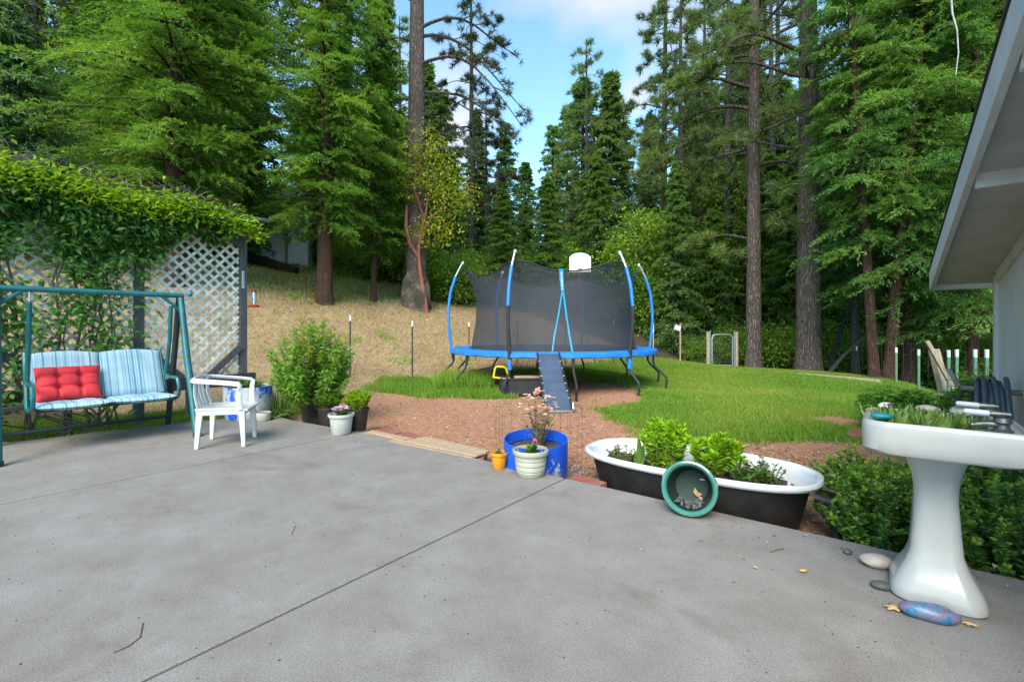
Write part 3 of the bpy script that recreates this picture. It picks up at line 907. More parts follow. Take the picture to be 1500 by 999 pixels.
for px, Y, P, s in [
    (1000, 23, P_pin, 1.15), (1030, 27, P_pin, 1.35), (1062, 22, P_pin, 1.25), (1140, 24, P_pin, 1.4), (1085, 29, P_fir, 1.45), (1130, 28, P_pin, 1.5), (1040, 33, P_fir, 1.25), (955, 30, P_fir2, 1.0), (1015, 27, P_fir, .95), (1040, 32, P_pin, 1.1), (1085, 24, P_fir2, .95), (1125, 21, P_ced, .95), (1150, 26, P_fir, 1.2), (1160, 19, P_ced, .75),
    (1215, 19, P_ced, 1.0), (1225, 24, P_fir, 1.25), (1245, 17, P_ced, .8), (1290, 17, P_fir, 1.15), (1320, 19, P_ced, 1.2), (1355, 15.5, P_ced, 1.1), (1400, 15, P_fir, 1.2), (1450, 14, P_ced, 1.1),
    (1500, 13, P_fir, 1.1), (1385, 20, P_pin, 1.2), (1300, 23, P_pin, 1.2), (1190, 29, P_pin, 1.2), (1110, 31, P_fir, 1.2), (1540, 17, P_ced, 1.3),
    (700, 33, P_fir, .9), (770, 34, P_ced, .85), (830, 36, P_fir2, 1.0), (950, 36, P_ced, 1.0), (625, 32, P_fir, 1.15), (560, 28, P_fir, 1.2), (585, 34, P_pin, 1.3),
    (500, 29, P_fir2, 1.25), (450, 33, P_ced, 1.2), (120, 24, P_fir, 1.2), (160, 20, P_ced, 1.25), (350, 26, P_fir, 1.3), (40, 26, P_ced, 1.2), (-60, 20, P_fir, 1.1), (-40, 13, P_ced, .75), (300, 32, P_fir, 1.4),
    (1000, 40, P_fir, 1.1), (1070, 38, P_ced, 1.3), (1130, 36, P_fir2, 1.4), (1240, 34, P_fir, 1.5), (1340, 30, P_fir, 1.4), (1440, 24, P_fir, 1.3), (318, 19, P_ced, 1.3), (300, 20, P_ced, 1.1), (490, 27, P_ced, 1.1), (215, 17, P_ced, 1.35)]:
    put(P, px, Y, s * rg.uniform(.93, 1.07), LF_[P], GF, name={P_oak: 'broadleaf_tree', P_pin: 'pine_tree', P_ced: 'cedar_tree'}.get(P, 'conifer_tree'))
for px, Y, s in [(530, 21, .8), (600, 22, .8), (640, 20, .7), (670, 20, .8), (700, 22, .8), (745, 23, .9), (790, 24, .9), (840, 24, 1.0), (885, 24, 1.0), (925, 22, .9), (960, 21, .8), (1005, 21, .9),
                 (1030, 18.5, .5), (1065, 19, .7), (1090, 19, .8), (1130, 17.5, .7), (1150, 17.5, .8), (1215, 16, .6), (1235, 15.5, .7), (1265, 15, .6), (1300, 14.5, .7), (1345, 14, .6), (1380, 13, .6), (1415, 12.5, .6), (1450, 12, .6), (1290, 17, .9), (1360, 17, .9), (470, 24, .7), (985, 25, 1.1), (1110, 24, 1.0), (1180, 21, 1.0)]:
    b = put(P_bush, px, Y, s * rg.uniform(.9, 1.1), LB, 'bushes along the forest edge', name='forest_bush')
    b['category'] = 'bush'


# the far wood that closes the view: one mass nobody could count
def far_wood():
    rng = np.random.default_rng(77)
    c1 = conifer(51, 14, .2, .3, 2.6, 60, 9, 6, .55, .22, limbs=False, bot=.9)
    parts = []
    for i in range(150):
        a = rng.uniform(-1.05, 1.05); r = rng.uniform(42, 75)
        x, y = r * math.sin(a), r * math.cos(a)
        s = rng.uniform(.75, 1.15); t = rng.uniform(0, 6.28)
        if .0 < math.degrees(a) < 16: s *= .62
        Rm = np.array([[math.cos(t), -math.sin(t), 0], [math.sin(t), math.cos(t), 0], [0, 0, 1]]) * s
        parts.append((c1[1][0] @ Rm.T + np.array((x, y, gz(x, y) - 1.0)), c1[1][1]))
    v, f = cat(*parts)
    o = npmesh('far_wood', v, f, MT['l_fir'])
    tag(o, 'dense conifer wood far behind the yard, closing the view between the nearer trunks', 'woods', kind='stuff')


far_wood()

# madrone growing against the big pine
t = thing('madrone_tree', 'yellow green madrone with peeling red trunk leaning against the huge ponderosa', 'tree', (bx + .36, by - .46, gz(bx + .36, by - .46)))
mb = MB()
mb.tube([(.12, 0, -.1), (.02, 0, .6), (-.12, .02, 1.4), (-.2, .05, 2.1), (-.15, .05, 2.8), (.05, .1, 3.6), (.2, .1, 4.6)], [.085, .08, .075, .07, .055, .045, .025], 10)
mb.tube([(-.2, .05, 2.0), (-.5, -.05, 2.5), (-.62, -.1, 3.1), (-.6, -.1, 3.9)], [.07, .08, .07, .03], 8)
mb.tube([(-.55, -.05, 2.75), (-.9, -.1, 2.85)], [.05, .025], 6)
mb.tube([(-.15, .05, 2.6), (.3, -.1, 3.4), (.9, -.2, 4.0)], [.06, .04, .02], 6)
mb.tube([(0, .1, 3.4), (-.3, -.2, 4.4), (-.2, -.3, 5.4)], [.05, .035, .015], 6)
mb.build('trunk', MT['madrone'], t)
rng = np.random.default_rng(61)
cl = np.array([(.2, -.2, 5.6), (-.1, -.2, 5.2), (.5, -.2, 5.1), (.8, -.1, 4.7), (1.2, -.1, 4.4), (1.3, 0, 4.0), (.6, -.3, 4.2), (.9, -.2, 3.7), (.3, -.3, 4.6), (-.3, -.3, 4.5), (.4, -.2, 3.4), (.7, -.2, 2.9), (.3, -.2, 3.0), (1.5, .1, 4.3), (-.3, -.2, 5.6), (.3, -.2, 2.6), (-.5, -.2, 5.9), (.1, -.2, 6.3), (.6, -.2, 5.8), (-.6, -.2, 4.9), (1.0, -.1, 5.1)])
P = np.repeat(cl[:, None], 110, 1) + rng.normal(0, 1, (len(cl), 110, 3)) * np.array((.36, .3, .24))
Dd = rng.normal(0, 1, P.shape) + np.array((0, 0, -.3))
v, f = quads(P.reshape(-1, 3), Dd.reshape(-1, 3), (rng.normal(0, .5, P.shape) + np.array((0, 0, 1))).reshape(-1, 3), .15 * rng.uniform(.7, 1.2, P.shape[0] * P.shape[1]), .07)
npmesh('crown', v, f, MT['l_madrone'], t)
# burnt swollen burls at the pine's foot: parts of the pine
pine_root = [o for o in bpy.data.objects if o.name.startswith('pine_tree') and 'fire scarred' in o.get('label', '')][0]
MT['burl'] = M('burl', (.14, .105, .08), .95, (.05, .038, .032), 2.2, lo=.42, hi=.56, bs=14, bstr=1, bd=.05, c3=(.3, .2, .12), vs3=1.6, lo3=.6, hi3=.7)
MB().blob((-.26, -.2, .45), (.26, .34, .95), 3, 18, .3).blob((.24, -.22, .4), (.3, .34, .95), 5, 18, .3).blob((.0, -.05, .05), (.56, .48, .4), 6, 18, .25).build('burl', MT['burl'], pine_root)

# small bare tree and dead limbs in the forest
def deadwood(name, label, pts, r0, mat='bark_grey', cat_='branch'):
    o = MB().tube(pts, [r0 * (1 - .6 * i / (len(pts) - 1)) for i in range(len(pts))], 8)
    p0 = Vector(pts[0])
    o.v = [tuple(Vector(q) - p0) for q in o.v]
    return tag(o.build(name, MT[mat], loc=p0), label, cat_)


deadwood('dead_branch', 'dark dead branch leaning up to the right against the V shaped pair', [A(1213, 548, 12.6), A(1235, 522, 12.4), A(1256, 503, 12.2), A(1273, 490, 12.0)], .06)
deadwood('leaning_snag', 'mossy dead trunk leaning left behind the blue grey bare trunk', [A(1216, 540, 14.5), A(1226, 500, 14.5), A(1240, 460, 14.4), A(1254, 425, 14.3)], .1)
deadwood('dead_branch', 'pale bare branch hanging in the cedar boughs above the roof edge', [A(1392, -20, 9.0), A(1395, 20, 9.0), A(1402, 45, 9.0), A(1404, 78, 9.0), A(1400, 110, 9.0)], .018, 'pale_branch')
x, y = -9.6, 18.6
deadwood('fallen_log', 'dark fallen log lying on the slope in front of the white house', [(-11.3, 19.2, gz(-11.3, 19.2) + .22), (-10, 19, gz(-10, 19) + .2), (-8.4, 18.7, gz(-8.4, 18.7) + .16)], .34, 'log', 'log')
deadwood('fallen_log', 'short grey log at the lawn edge below the V shaped pair', [(7.95, 10.35, -.04), (7.7, 11.2, -.03), (7.3, 12.2, -.03)], .07, 'old_wood', 'log')

# ------------------------------------------------------------------ grass and ground litter
def scatter(polys, n, seed, holes=(), dens=None):
    rng = np.random.default_rng(seed)
    pts = []
    for poly in polys:
        a = np.array(poly); lo_, hi_ = a.min(0), a.max(0)
        p = rng.uniform(lo_, hi_, (n * 2, 2))
        d = sdf(p[:, 0], p[:, 1], poly) + .3 * (np.sin(p[:, 0] * 5.1 + p[:, 1] * 3) * np.sin(p[:, 1] * 4.3) * .5)
        k = (d > rng.uniform(-.22, .3, len(p)))
        for hpoly in holes: k &= ~(sdf(p[:, 0], p[:, 1], hpoly) > rng.uniform(-.1, .2, len(p)))
        p = p[k]
        if dens: p = p[rng.uniform(0, 1, len(p)) < dens(p)]
        pts.append(p[:n])
    p = np.concatenate(pts)
    return np.column_stack([p, ground_h(p[:, 0], p[:, 1])]), rng


def grass_mesh(name, label, p, rng, hmin, hmax, w, mat, lean=.5):
    n = len(p)
    D = np.stack([rng.normal(0, lean, n), rng.normal(0, lean, n), np.ones(n)], 1)
    a = rng.uniform(0, PI, n); S = np.stack([np.cos(a), np.sin(a), np.zeros(n)], 1)
    v, f = blades(p, D, S, rng.uniform(hmin, hmax, n), w * (1 + np.clip((p[:, 1] - 6) / 8, 0, 1.4)))
    return tag(npmesh(name, v, f, MT[mat]), label, 'grass', kind='stuff')


p, rng = scatter([LAWN], 330000, 1, [BARE, UNDER], lambda q: np.clip(9 / np.maximum(q[:, 1], 1), .35, 1))
grass_mesh('lawn_grass', 'short bright green lawn grass right of and behind the trampoline', p, rng, .035, .085, .012, 'grass')
p, rng = scatter([STRIP], 30000, 2, [UNDER])
grass_mesh('tall_grass', 'longer green grass around the left legs of the trampoline', p, rng, .04, .13, .012, 'grass', .5)
p, rng = scatter([[(-1.5, 9.2), (-.5, 9.0), (-.4, 10.0), (-1.5, 10.2)]], 3500, 12)
grass_mesh('tall_grass', 'tallest seeding grass blades under the left part of the trampoline', p, rng, .15, .42, .014, 'grass', .25)
p, rng = scatter([BACKSTRIP], 40000, 3)
grass_mesh('low_grass', 'weedy green grass under the lattice and swing', p, rng, .04, .13, .012, 'grass', .6)
p, rng = scatter([HILL], 150000, 4, (), lambda q: np.clip(1.6 - q[:, 1] / 22, .1, 1))
grass_mesh('dry_grass', 'dry straw and needles lying over the hillside', p[p[:, 0] > -16], rng, .07, .26, .009, 'dry_grass', 1.9)
CREST = [(-12, 16.5), (-8.5, 14.5), (-6.2, 14.6), (-5.0, 16.0), (-4.2, 19.5), (-8, 24), (-14, 24)]
p, rng = scatter([CREST], 6000, 14)
grass_mesh('crest_grass', 'patchy green grass on the crest around the log and the white house', p, rng, .04, .14, .03, 'l_lush', .9)
p, rng = scatter([DIRT], 2600, 15, [[(-3.2, 5.3), (-2, 5.0), (.5, 3.2), (3.2, 1.6), (4, 0), (-4, 0)]])
grass_mesh('sparse_weeds', 'thin weeds scattered over the red dirt', p[(np.sin(p[:, 0] * 2.1) + np.sin(p[:, 1] * 1.7 + 1)) > .2], rng, .03, .09, .012, 'l_weed', .9)

# leaf litter and gravel
p, rng = scatter([DIRT], 5200, 21)
q2, _ = scatter([[(.4, 3.55), (1.0, 3.3), (2.6, 2.2), (4.4, 1.0), (4.5, 2.6), (3.4, 4.4), (2.2, 5.3), (.6, 4.6)]], 5200, 22)
q3, _ = scatter([HILL], 2600, 23)
q3 = q3[q3[:, 1] < 16]
p = np.concatenate([p, q2, q3]); n = len(p); p[:, 2] += .008
Dd = np.stack([rng.normal(0, 1, n), rng.normal(0, 1, n), rng.normal(0, .25, n)], 1)
v, f = quads(p, Dd, rng.normal(0, .35, (n, 3)) + np.array((0, 0, 1.)), rng.uniform(.015, .05, n), rng.uniform(.008, .026, n), .12, .1)
tag(npmesh('leaf_litter', v, f, MT['dead_leaf']), 'dry brown leaves strewn over the red dirt and slope', 'leaves', kind='stuff')


def pebbles(name, label, pts, rng, lo_, hi_, mat):
    ico = [(-1, 0, 0), (1, 0, 0), (0, -1, 0), (0, 1, 0), (0, 0, -1), (0, 0, 1)]
    fi = np.array([(1, 3, 5), (3, 0, 5), (0, 2, 5), (2, 1, 5), (3, 1, 4), (0, 3, 4), (2, 0, 4), (1, 2, 4)])
    n = len(pts)
    b = np.array(ico, float)[None] * rng.uniform(.6, 1.2, (n, 6, 1)) * rng.uniform(lo_, hi_, (n, 1, 1)) * np.array((1, 1, .6))
    a = rng.uniform(0, 6.28, n); ca, sa = np.cos(a)[:, None], np.sin(a)[:, None]
    bb = np.stack([b[..., 0] * ca - b[..., 1] * sa, b[..., 0] * sa + b[..., 1] * ca, b[..., 2]], -1) + pts[:, None]
    return tag(npmesh(name, bb.reshape(-1, 3), (fi[None] + 6 * np.arange(n)[:, None, None]).reshape(-1, 3), MT[mat]), label, 'gravel', kind='stuff')


MT['gravel'] = leafmat('gravel', (.12, .1, .09), (.5, .46, .42), trans=.02)
p, rng = scatter([DIRT], 3000, 31)
q2, _ = scatter([[(.35, 3.75), (.75, 3.45), (1.0, 3.7), (.6, 4.4), (.4, 4.3)]], 900, 32)
pebbles('gravel', 'small pale stones in the red dirt and beside the bathtub', np.concatenate([p, q2]), rng, .006, .022, 'gravel')

# green tufts on the straw slope
q1, rng = scatter([[(-2.9, 10.6), (-.8, 10.4), (.2, 11.5), (-1, 13), (-3.5, 12.5)], [(-5, 12.5), (-3.5, 12), (-3, 14.5), (-5.5, 15)], [(-9, 10), (-6, 9), (-5, 11), (-8, 12.5)]], 6000, 51)
q1 = q1[rng.uniform(0, 1, len(q1)) < .3]
k = (np.sin(q1[:, 0] * 3.1 + np.sin(q1[:, 1] * 2.3)) * np.sin(q1[:, 1] * 2.7 + q1[:, 0])) > .45
grass_mesh('slope_weeds', 'scattered green weeds on the straw slope', q1[k], rng, .04, .14, .014, 'l_lush', .8)


# ------------------------------------------------------------------ patio slabs
B0 = G(828, 700)


def loc2(p): d = Vector(p) - B0; return (d.dot(V), d.dot(U))


def wld(x, y, z=0.0): p = B0 + V * x + U * y; return Vector((p.x, p.y, z))


j2 = loc2(G(530, 632))[0]
j2b = loc2(G(0, 742))[0]
mb = MB()
mb.prism([(.007, -7), (2.78, -7), (2.78, 0), (.007, 0)], -.14, 0)
mb.prism([(j2 + .012, -7), (-.007, -7), (-.007, 0), (j2 + .012, 0)], -.14, 0)
e = [loc2(G(*q)) for q in ((430, 615.5), (404, 609), (288, 616), (238, 622.5), (130, 634), (16, 648))]
mb.prism([(j2 - .012, -7), (j2 - .012, 0)] + e + [(-6.2, -2.6), (-6.2, -7)], -.14, 0)
tag(mb.build('patio', MT['concrete'], loc=B0, rz=RZ, bevel=.007), 'grey weathered concrete patio cut by two straight joints', 'patio', kind='structure')
tag(MB().box((-1, -3.5, -.09), (7.4, 6.9, .1)).build('patio_joint_fill', M('joint_fill', (.05, .045, .04), .95), loc=B0, rz=RZ), 'dark dirt in the patio joints', 'patio', kind='structure')

# ------------------------------------------------------------------ house at the right
W0 = Vector((4.614, 4.533, 0))
hs = thing('house', 'pale grey house with grooved wall and wide roof overhang at the right edge', 'house', W0, RZ)
SL = .186


def under(y): return 1.60 + SL * (.383 - y)


mb = MB()
y = 0.0
while y > -5.2:
    a, b = y - .008, y - .2
    vs = [(.0, a, -.5), (.0, b, -.5), (.06, b, -.5), (.06, a, -.5), (.0, a, under(a)), (.0, b, under(b)), (.06, b, under(b)), (.06, a, under(a))]
    mb.add(vs, [(3, 2, 1, 0), (4, 5, 6, 7), (0, 1, 5, 4), (1, 2, 6, 5), (2, 3, 7, 6), (3, 0, 4, 7)])
    y -= .2
mb.add([(.02, 0, -.5), (.02, -5.2, -.5), (.02, -5.2, under(-5.2)), (.02, 0, under(0))], [(0, 1, 2, 3)])
mb.box((3.5, .0, .5), (6.9, .1, 2.2))
mb.build('wall', MT['house_wall'], hs)
MB().box((-.012, .035, .55), (.03, .09, 2.2)).box((.03, .062, .55), (.09, .03, 2.2)).build('corner_trim', MT['house_trim'], hs, bevel=.004)
# roof: soffit boards, fascia boards, lookout beams, shingle deck
L_ = 5.3
mb = MB()
mb.add([(-.43, .37, under(.37)), (-.43, -L_, under(-L_)), (7, -L_, under(-L_)), (7, .37, under(.37)), (-.43, .37, under(.37) + .06), (-.43, -L_, under(-L_) + .06), (7, -L_, under(-L_) + .06), (7, .37, under(.37) + .06)],
       [(0, 1, 2, 3), (7, 6, 5, 4), (4, 5, 1, 0), (5, 6, 2, 1), (6, 7, 3, 2), (7, 4, 0, 3)])
rf = mb.build('roof', MT['soffit'], hs)


def slope_board(x0, x1, zb, zt, y0=.383, y1=-L_):
    zz = lambda y, d: under(y) + d
    return [(x0, y0, zz(y0, zb)), (x1, y0, zz(y0, zb)), (x1, y1, zz(y1, zb)), (x0, y1, zz(y1, zb)), (x0, y0, zz(y0, zt)), (x1, y0, zz(y0, zt)), (x1, y1, zz(y1, zt)), (x0, y1, zz(y1, zt))]


BOXF = [(3, 2, 1, 0), (4, 5, 6, 7), (0, 1, 5, 4), (1, 2, 6, 5), (2, 3, 7, 6), (3, 0, 4, 7)]
mb = MB().add(slope_board(-.47, -.432, -.05, .15), BOXF)
mb.box((3.25, .395, 1.635), (7.36, .03, .17))
mb.build('fascia', MT['house_trim'], rf, bevel=.004)
MB().add(slope_board(-.48, 7, .152, .166, .40), BOXF).build('shingles', MT['shingle'], rf)
for yy in (-2.29, -3.49, -4.69):
    MB().box((-.215, yy, under(yy) - .035), (.42, .045, .1)).build('lookout_beam', MT['house_trim'], rf, bevel=.003)
MB().add(slope_board(-.025, -.003, -.1, -.004, -.06), BOXF).build('frieze_board', MT['house_trim'], hs)

# coiled hose on a wooden hook of the wall
hz = thing('garden_hose', 'thick dark grey hose coiled in loops and hung on the house wall', 'hose', W0 + U * -.95 + V * -.03, RZ)
mb = MB()
pts = []
for i in range(5 * 26 + 8):
    a = i / 26 * 2 * PI + PI / 2; k = i / 26
    wob = 1 + .05 * math.sin(k * 2.1)
    pts.append((-.06 - .036 * k + .008 * math.sin(a * 2 + k), .25 * math.cos(a) * wob, .27 + .455 * math.sin(a) * (1 + .04 * math.sin(k * 3.3 + 1))))
mb.tube(pts, .0185, 9)
mb.build('coil', MT['hose'], hz)
MB().tube([(-.3, .05, .66), (-.33, .2, .5), (-.3, .25, .25), (-.28, .2, -.1), (-.24, .1, -.35)], .019, 8).build('hose_end', MT['hose'], hz)
hk = thing('hose_hanger', 'small wooden bracket and stick holding the hose coil', 'bracket', W0 + U * -.95 + V * -.03 + Vector((0, 0, .63)), RZ)
MB().tube([(.03, 0, 0), (-.33, 0, .02)], .022, 10).build('peg', MT['old_wood'], hk)
MB().beam((-.34, 0, .03), (-.40, .03, .17), .02, .035).build('stick', MT['old_wood'], hk)

# ------------------------------------------------------------------ white house on the hill
x, y = -11.0, 22.0
fh = thing('far_house', 'white house with brownish roof edge half hidden on top of the slope', 'house', (x, y, gz(x, y) - .2), R(12))
MB().box((-1.5, 2, 1.5), (6, 4, 3.4)).build('wall', MT['far_wall'], fh)
mb = MB()
mb.add([(-5, -.5, 3.05), (2.0, -.5, 3.05), (2.0, 2, 4.0), (-5, 2, 4.0), (-5, 4.5, 3.05), (2, 4.5, 3.05), (-5, -.5, 2.85), (2, -.5, 2.85), (2, 4.5, 2.85), (-5, 4.5, 2.85)],
       [(0, 1, 2, 3), (3, 2, 5, 4), (6, 7, 1, 0), (7, 8, 5, 2, 1), (9, 6, 0, 3, 4), (8, 9, 4, 5), (6, 9, 8, 7)])
mb.build('roof', MT['far_roof'], fh)
w = MB().box((1.503, 1.3, 1.75), (.06, .7, 1.0)).build('window', MT['glass_dark'], fh)
MB().box((1.53, 1.3, 2.28), (.08, .82, .07)).box((1.53, 1.3, 1.22), (.08, .82, .07)).box((1.53, .92, 1.75), (.08, .07, 1.0)).box((1.53, 1.68, 1.75), (.08, .07, 1.0)).build('frame', MT['house_trim'], w)
MB().tube([(.6, -.06, 0), (.6, -.06, 3.0)], .04, 8).build('downpipe', MT['far_roof'], fh)

# ------------------------------------------------------------------ lattice screen with vine
LA = Vector((-5.2, 4.95, 0)); LB_ = Vector((-3.79, 6.9, 0))
ld = (LB_ - LA).normalized()
lrz = math.atan2(ld.y, ld.x)
ls = thing('lattice_screen', 'tall white lattice screen in weathered grey posts under a vine', 'trellis', LA, lrz)
PX = [-2.55, -1.335, -.12, 1.093, 2.307]
zb, zt = .5, 2.6
for x in PX: MB().box((x, 0, (zt - .2) / 2 + .0), (.095, .095, zt + .2)).build('post', MT['grey_wood'], ls, bevel=.006)
MB().box((.0, -.02, zt + .125), (5.3, .13, .045)).build('top_rail', MT['grey_wood'], ls, bevel=.004)
MB().box((2.42, -.02, zt + .128), (.32, .14, .04)).build('cap_board', MT['grey_wood'], ls, bevel=.004)
MB().box((-.1, -.075, zb - .075), (5.1, .045, .16)).build('bottom_rail', MT['dark_wood'], ls, bevel=.004)
MB().box((-1.3, -.2, zb - .16), (2.9, .26, .04)).build('bench_board', MT['dark_wood'], ls, bevel=.004)
for x in (-.7, .45, 1.65): MB().box((x, .03, .16), (.07, .07, .5)).build('rail_leg', MT['grey_wood'], ls, bevel=.004)


def lattice(x0, x1, z0, z1):
    mb = MB()
    sp, w, th = .098, .036, .006
    for sgn, yo in ((1, -.004), (-1, .004)):
        c = -4.0
        while c < 6:
            pts = []            # line z = sgn*(x) + c clipped to the panel
            lo, hi = x0, x1
            za, zb_ = sgn * lo + c, sgn * hi + c
            if sgn > 0:
                lo = max(lo, z0 - c); hi = min(hi, z1 - c)
            else:
                lo = max(lo, c - z1); hi = min(hi, c - z0)
            if hi - lo > .03:
                mb.beam((lo, yo, sgn * lo + c), (hi, yo, sgn * hi + c), th, w, up=(-sgn * 1, 0, 1))
            c += sp * 1.414
    return mb


for a, b in zip(PX[:-1], PX[1:]):
    lattice(a + .05, b - .05, zb, zt).build('lattice_panel', MT['lattice'], ls)
for a, b in zip(PX[1:-1], PX[2:]):
    MB().beam((a + .05, -.05, zb + .38), (a + .45, -.05, zb + .0), .04, .085).build('brace', MT['grey_wood'], ls, bevel=.004)
    MB().beam((b - .05, -.05, zb + .38), (b - .45, -.05, zb + .0), .04, .085).build('brace', MT['grey_wood'], ls, bevel=.004)
MB().beam((2.26, -.05, zt - .3), (1.95, -.05, zt + .0), .04, .085).build('brace', MT['grey_wood'], ls, bevel=.004)
th_ = thing('thermometer', 'narrow white outdoor thermometer strip on the right lattice post', 'thermometer', LA + ld * 2.31 + Vector((.035, -.05, 1.83)), lrz)
MB().box((0, 0, 0), (.03, .008, .24)).build('backing', MT['white_plastic'], th_)
MB().box((.0, -.005, .0), (.006, .003, .2)).build('tube', MT['stone_grey'], th_)
bf = thing('bird_feeder', 'small red based glass hummingbird feeder hanging on the right lattice post', 'feeder', LA + ld * 2.47 + Vector((0, 0, 1.45)), lrz)
MB().lathe([(.001, -.0), (.075, .0), (.08, .015), (.05, .03), (.03, .035)], 16).build('base', MT['red_fabric'], bf)
MB().lathe([(.03, .035), (.032, .2), (.02, .23)], 12).build('bottle', MT['galv'], bf)
MB().lathe([(.045, .225), (.02, .25), (.001, .26)], 12).build('cap', MT['red_fabric'], bf)
MB().tube([(0, 0, .26), (0, 0, .36), (-.1, 0, .4), (-.12, 0, .38)], .004, 5).build('hook', MT['black_metal'], bf)

# the vine: stems and leaves over the top of the screen
rng = np.random.default_rng(9)
vn = thing('climbing_vine', 'thick green vine draped over the top of the lattice screen with bare stems below', 'vine', LA, lrz)


def top_z(x): return 2.84 + .03 * np.sin(x * 2.1 + 2.2) - np.where(x > 1.6, .2 * (x - 1.6), 0) + .025 * np.sin(x * 5)


def bot_z(x): return np.interp(x, [-2.6, -.3, .1, .35, .65, 1.05, 1.25, 1.45, 1.8, 2.15, 2.35], [2.0, 2.2, 2.22, 2.12, 1.9, 1.98, 2.15, 2.25, 2.4, 2.5, 2.52])


n = 16500
x = rng.uniform(-2.6, 2.36, n)
tz = top_z(x); bz = bot_z(x) + .12 * np.sin(x * 9) + rng.exponential(.03, n) * 0
q = rng.beta(1.15, 1.0, n)
z = bz + (tz - bz) * q
yy = -.34 * np.sin(np.clip(q, 0, 1) * PI) ** .6 * rng.uniform(.2, 1.05, n) + np.where(rng.uniform(0, 1, n) < .3, rng.uniform(0, .5, n), 0)
yy *= np.clip((2.5 - x) / .5, .35, 1)
hang = rng.uniform(0, 1, n) < .12
z = np.where(hang, bz - rng.exponential(.22, n) * (x < 1.2), z)
P = np.stack([x, yy - .05, z], 1)
D = np.stack([rng.normal(0, .7, n), -.55 + rng.normal(0, .45, n), -.45 + rng.normal(0, .45, n)], 1)
Nn = np.stack([rng.normal(0, .35, n), -.6 + rng.normal(0, .3, n), .75 + rng.normal(0, .3, n)], 1)
v, f = quads(P, D, Nn, .09 * rng.uniform(.5, 1.3, n), .035, .1, .12)
npmesh('leaves', v, f, MT['l_vine'], vn)
n = 9500
x = rng.uniform(-2.6, 2.42, n); tz = top_z(x)
P = np.stack([x, rng.uniform(-.36, .35, n) * np.clip((2.55 - x) / .5, .35, 1), tz - .12 + rng.normal(.0, .06, n) + rng.exponential(.035, n)], 1)
P[:, 1] = np.where(rng.uniform(0, 1, n) < .4, -.3 - .12 * rng.uniform(0, 1, n), P[:, 1]); P[:, 2] -= np.abs(P[:, 1]) ** 2 * 1.1
D = np.stack([rng.normal(0, .8, n), rng.normal(-.15, .7, n), rng.normal(.25, .5, n)], 1)
v, f = quads(P, D, rng.normal(0, .4, (n, 3)) + np.array((0, -.2, 1.)), .085 * rng.uniform(.55, 1.2, n), .032, .1, .12)
npmesh('new_leaves', v, f, MT['l_vine_new'], vn)['label'] = 'yellow green young leaves along the top'
mb = MB()
rr = random.Random(4)
lowP = []
for i in range(26):
    x0 = rr.uniform(-.9, .92) if i < 22 else rr.uniform(-2.4, -1)
    p = [(x0, -.03, 0.0)]
    xx = x0
    for k in range(1, 8):
        xx += rr.uniform(-.1, .1)
        p.append((xx, -.05 - .05 * rr.random(), k * .33))
    r0 = rr.uniform(.006, .018)
    mb.tube(p, [r0 * (1 - .06 * k) for k in range(8)], 6, cap=False)
    for k in range(8):
        if rr.random() < .8:
            a = p[rr.randint(1, 6)]; b = (a[0] + rr.uniform(-.3, .3), a[1] - rr.uniform(.0, .15), a[2] + rr.uniform(-.05, .35))
            mb.tube([a, ((a[0] + b[0]) / 2, b[1], (a[2] + b[2]) / 2 + .04), b], [.005, .004, .002], 4, cap=False)
            lowP += [b, ((a[0] + b[0]) / 2, b[1], (a[2] + b[2]) / 2 + .04)]
for i in range(120):
    x0 = rr.uniform(-1.2, 2.1); z0 = float(top_z(np.array(x0))) - .08
    a = Vector((x0, rr.uniform(-.3, .1), z0)); b = a + Vector((rr.uniform(-.25, .25), rr.uniform(-.15, .1), rr.uniform(.06, .22))); c = b + Vector((rr.uniform(-.2, .2), -.05, rr.uniform(-.12, .06)))
    mb.tube([a, b, c], [.006, .0045, .002], 4, cap=False)
for i in range(16):
    x0 = rr.uniform(-.8, .8)
    mb.tube([(x0, -.03, .45), (x0 + rr.uniform(-.3, .3), -.1, .22), (x0 + rr.uniform(-.5, .5), -.05, -.03)], [.01, .012, .008], 5, cap=False)
mb.build('stem', MT['vine_stem'], vn)
lp = np.array(lowP); lp = np.repeat(lp[lp[:, 0] > -2.5], 9, 0); n = len(lp)
lp += rng.normal(0, .075, (n, 3)) * np.array((1.1, .5, 1.2))
D = np.stack([rng.normal(0, .7, n), -.5 + rng.normal(0, .4, n), -.3 + rng.normal(0, .4, n)], 1)
v, f = quads(lp, D, rng.normal(0, .35, (n, 3)) + np.array((0, -.6, .7)), .1 * rng.uniform(.5, 1.2, n), .042, .1, .12)
npmesh('low_leaves', v, f, MT['l_vine'], vn)

# ------------------------------------------------------------------ garden swing
sw = thing('garden_swing', 'teal metal garden swing with hanging two seat bench on the patio', 'swing', (-4.185, 4.83, 0), math.atan2(.765, .644))
gm, dm = MT['green_metal'], MT['dark_metal']
ZT = 1.51
for sx in (-.72, .72):
    MB().tube([(sx, -.52, 0), (sx, -.50, .04), (sx * .985, -.2, .9), (sx * .98, -.03, ZT - .03)], [.034, .034, .034, .03], 12).build('leg', gm, sw)
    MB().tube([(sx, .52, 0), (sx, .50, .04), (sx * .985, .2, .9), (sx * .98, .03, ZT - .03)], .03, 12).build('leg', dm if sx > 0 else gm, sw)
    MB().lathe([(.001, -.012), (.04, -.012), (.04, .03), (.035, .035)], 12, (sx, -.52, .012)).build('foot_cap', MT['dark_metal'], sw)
    MB().tube([(sx * .98, 0, ZT - .17), (sx * .98 - math.copysign(.17, sx), 0, ZT - .01)], .018, 8).build('brace', gm, sw)
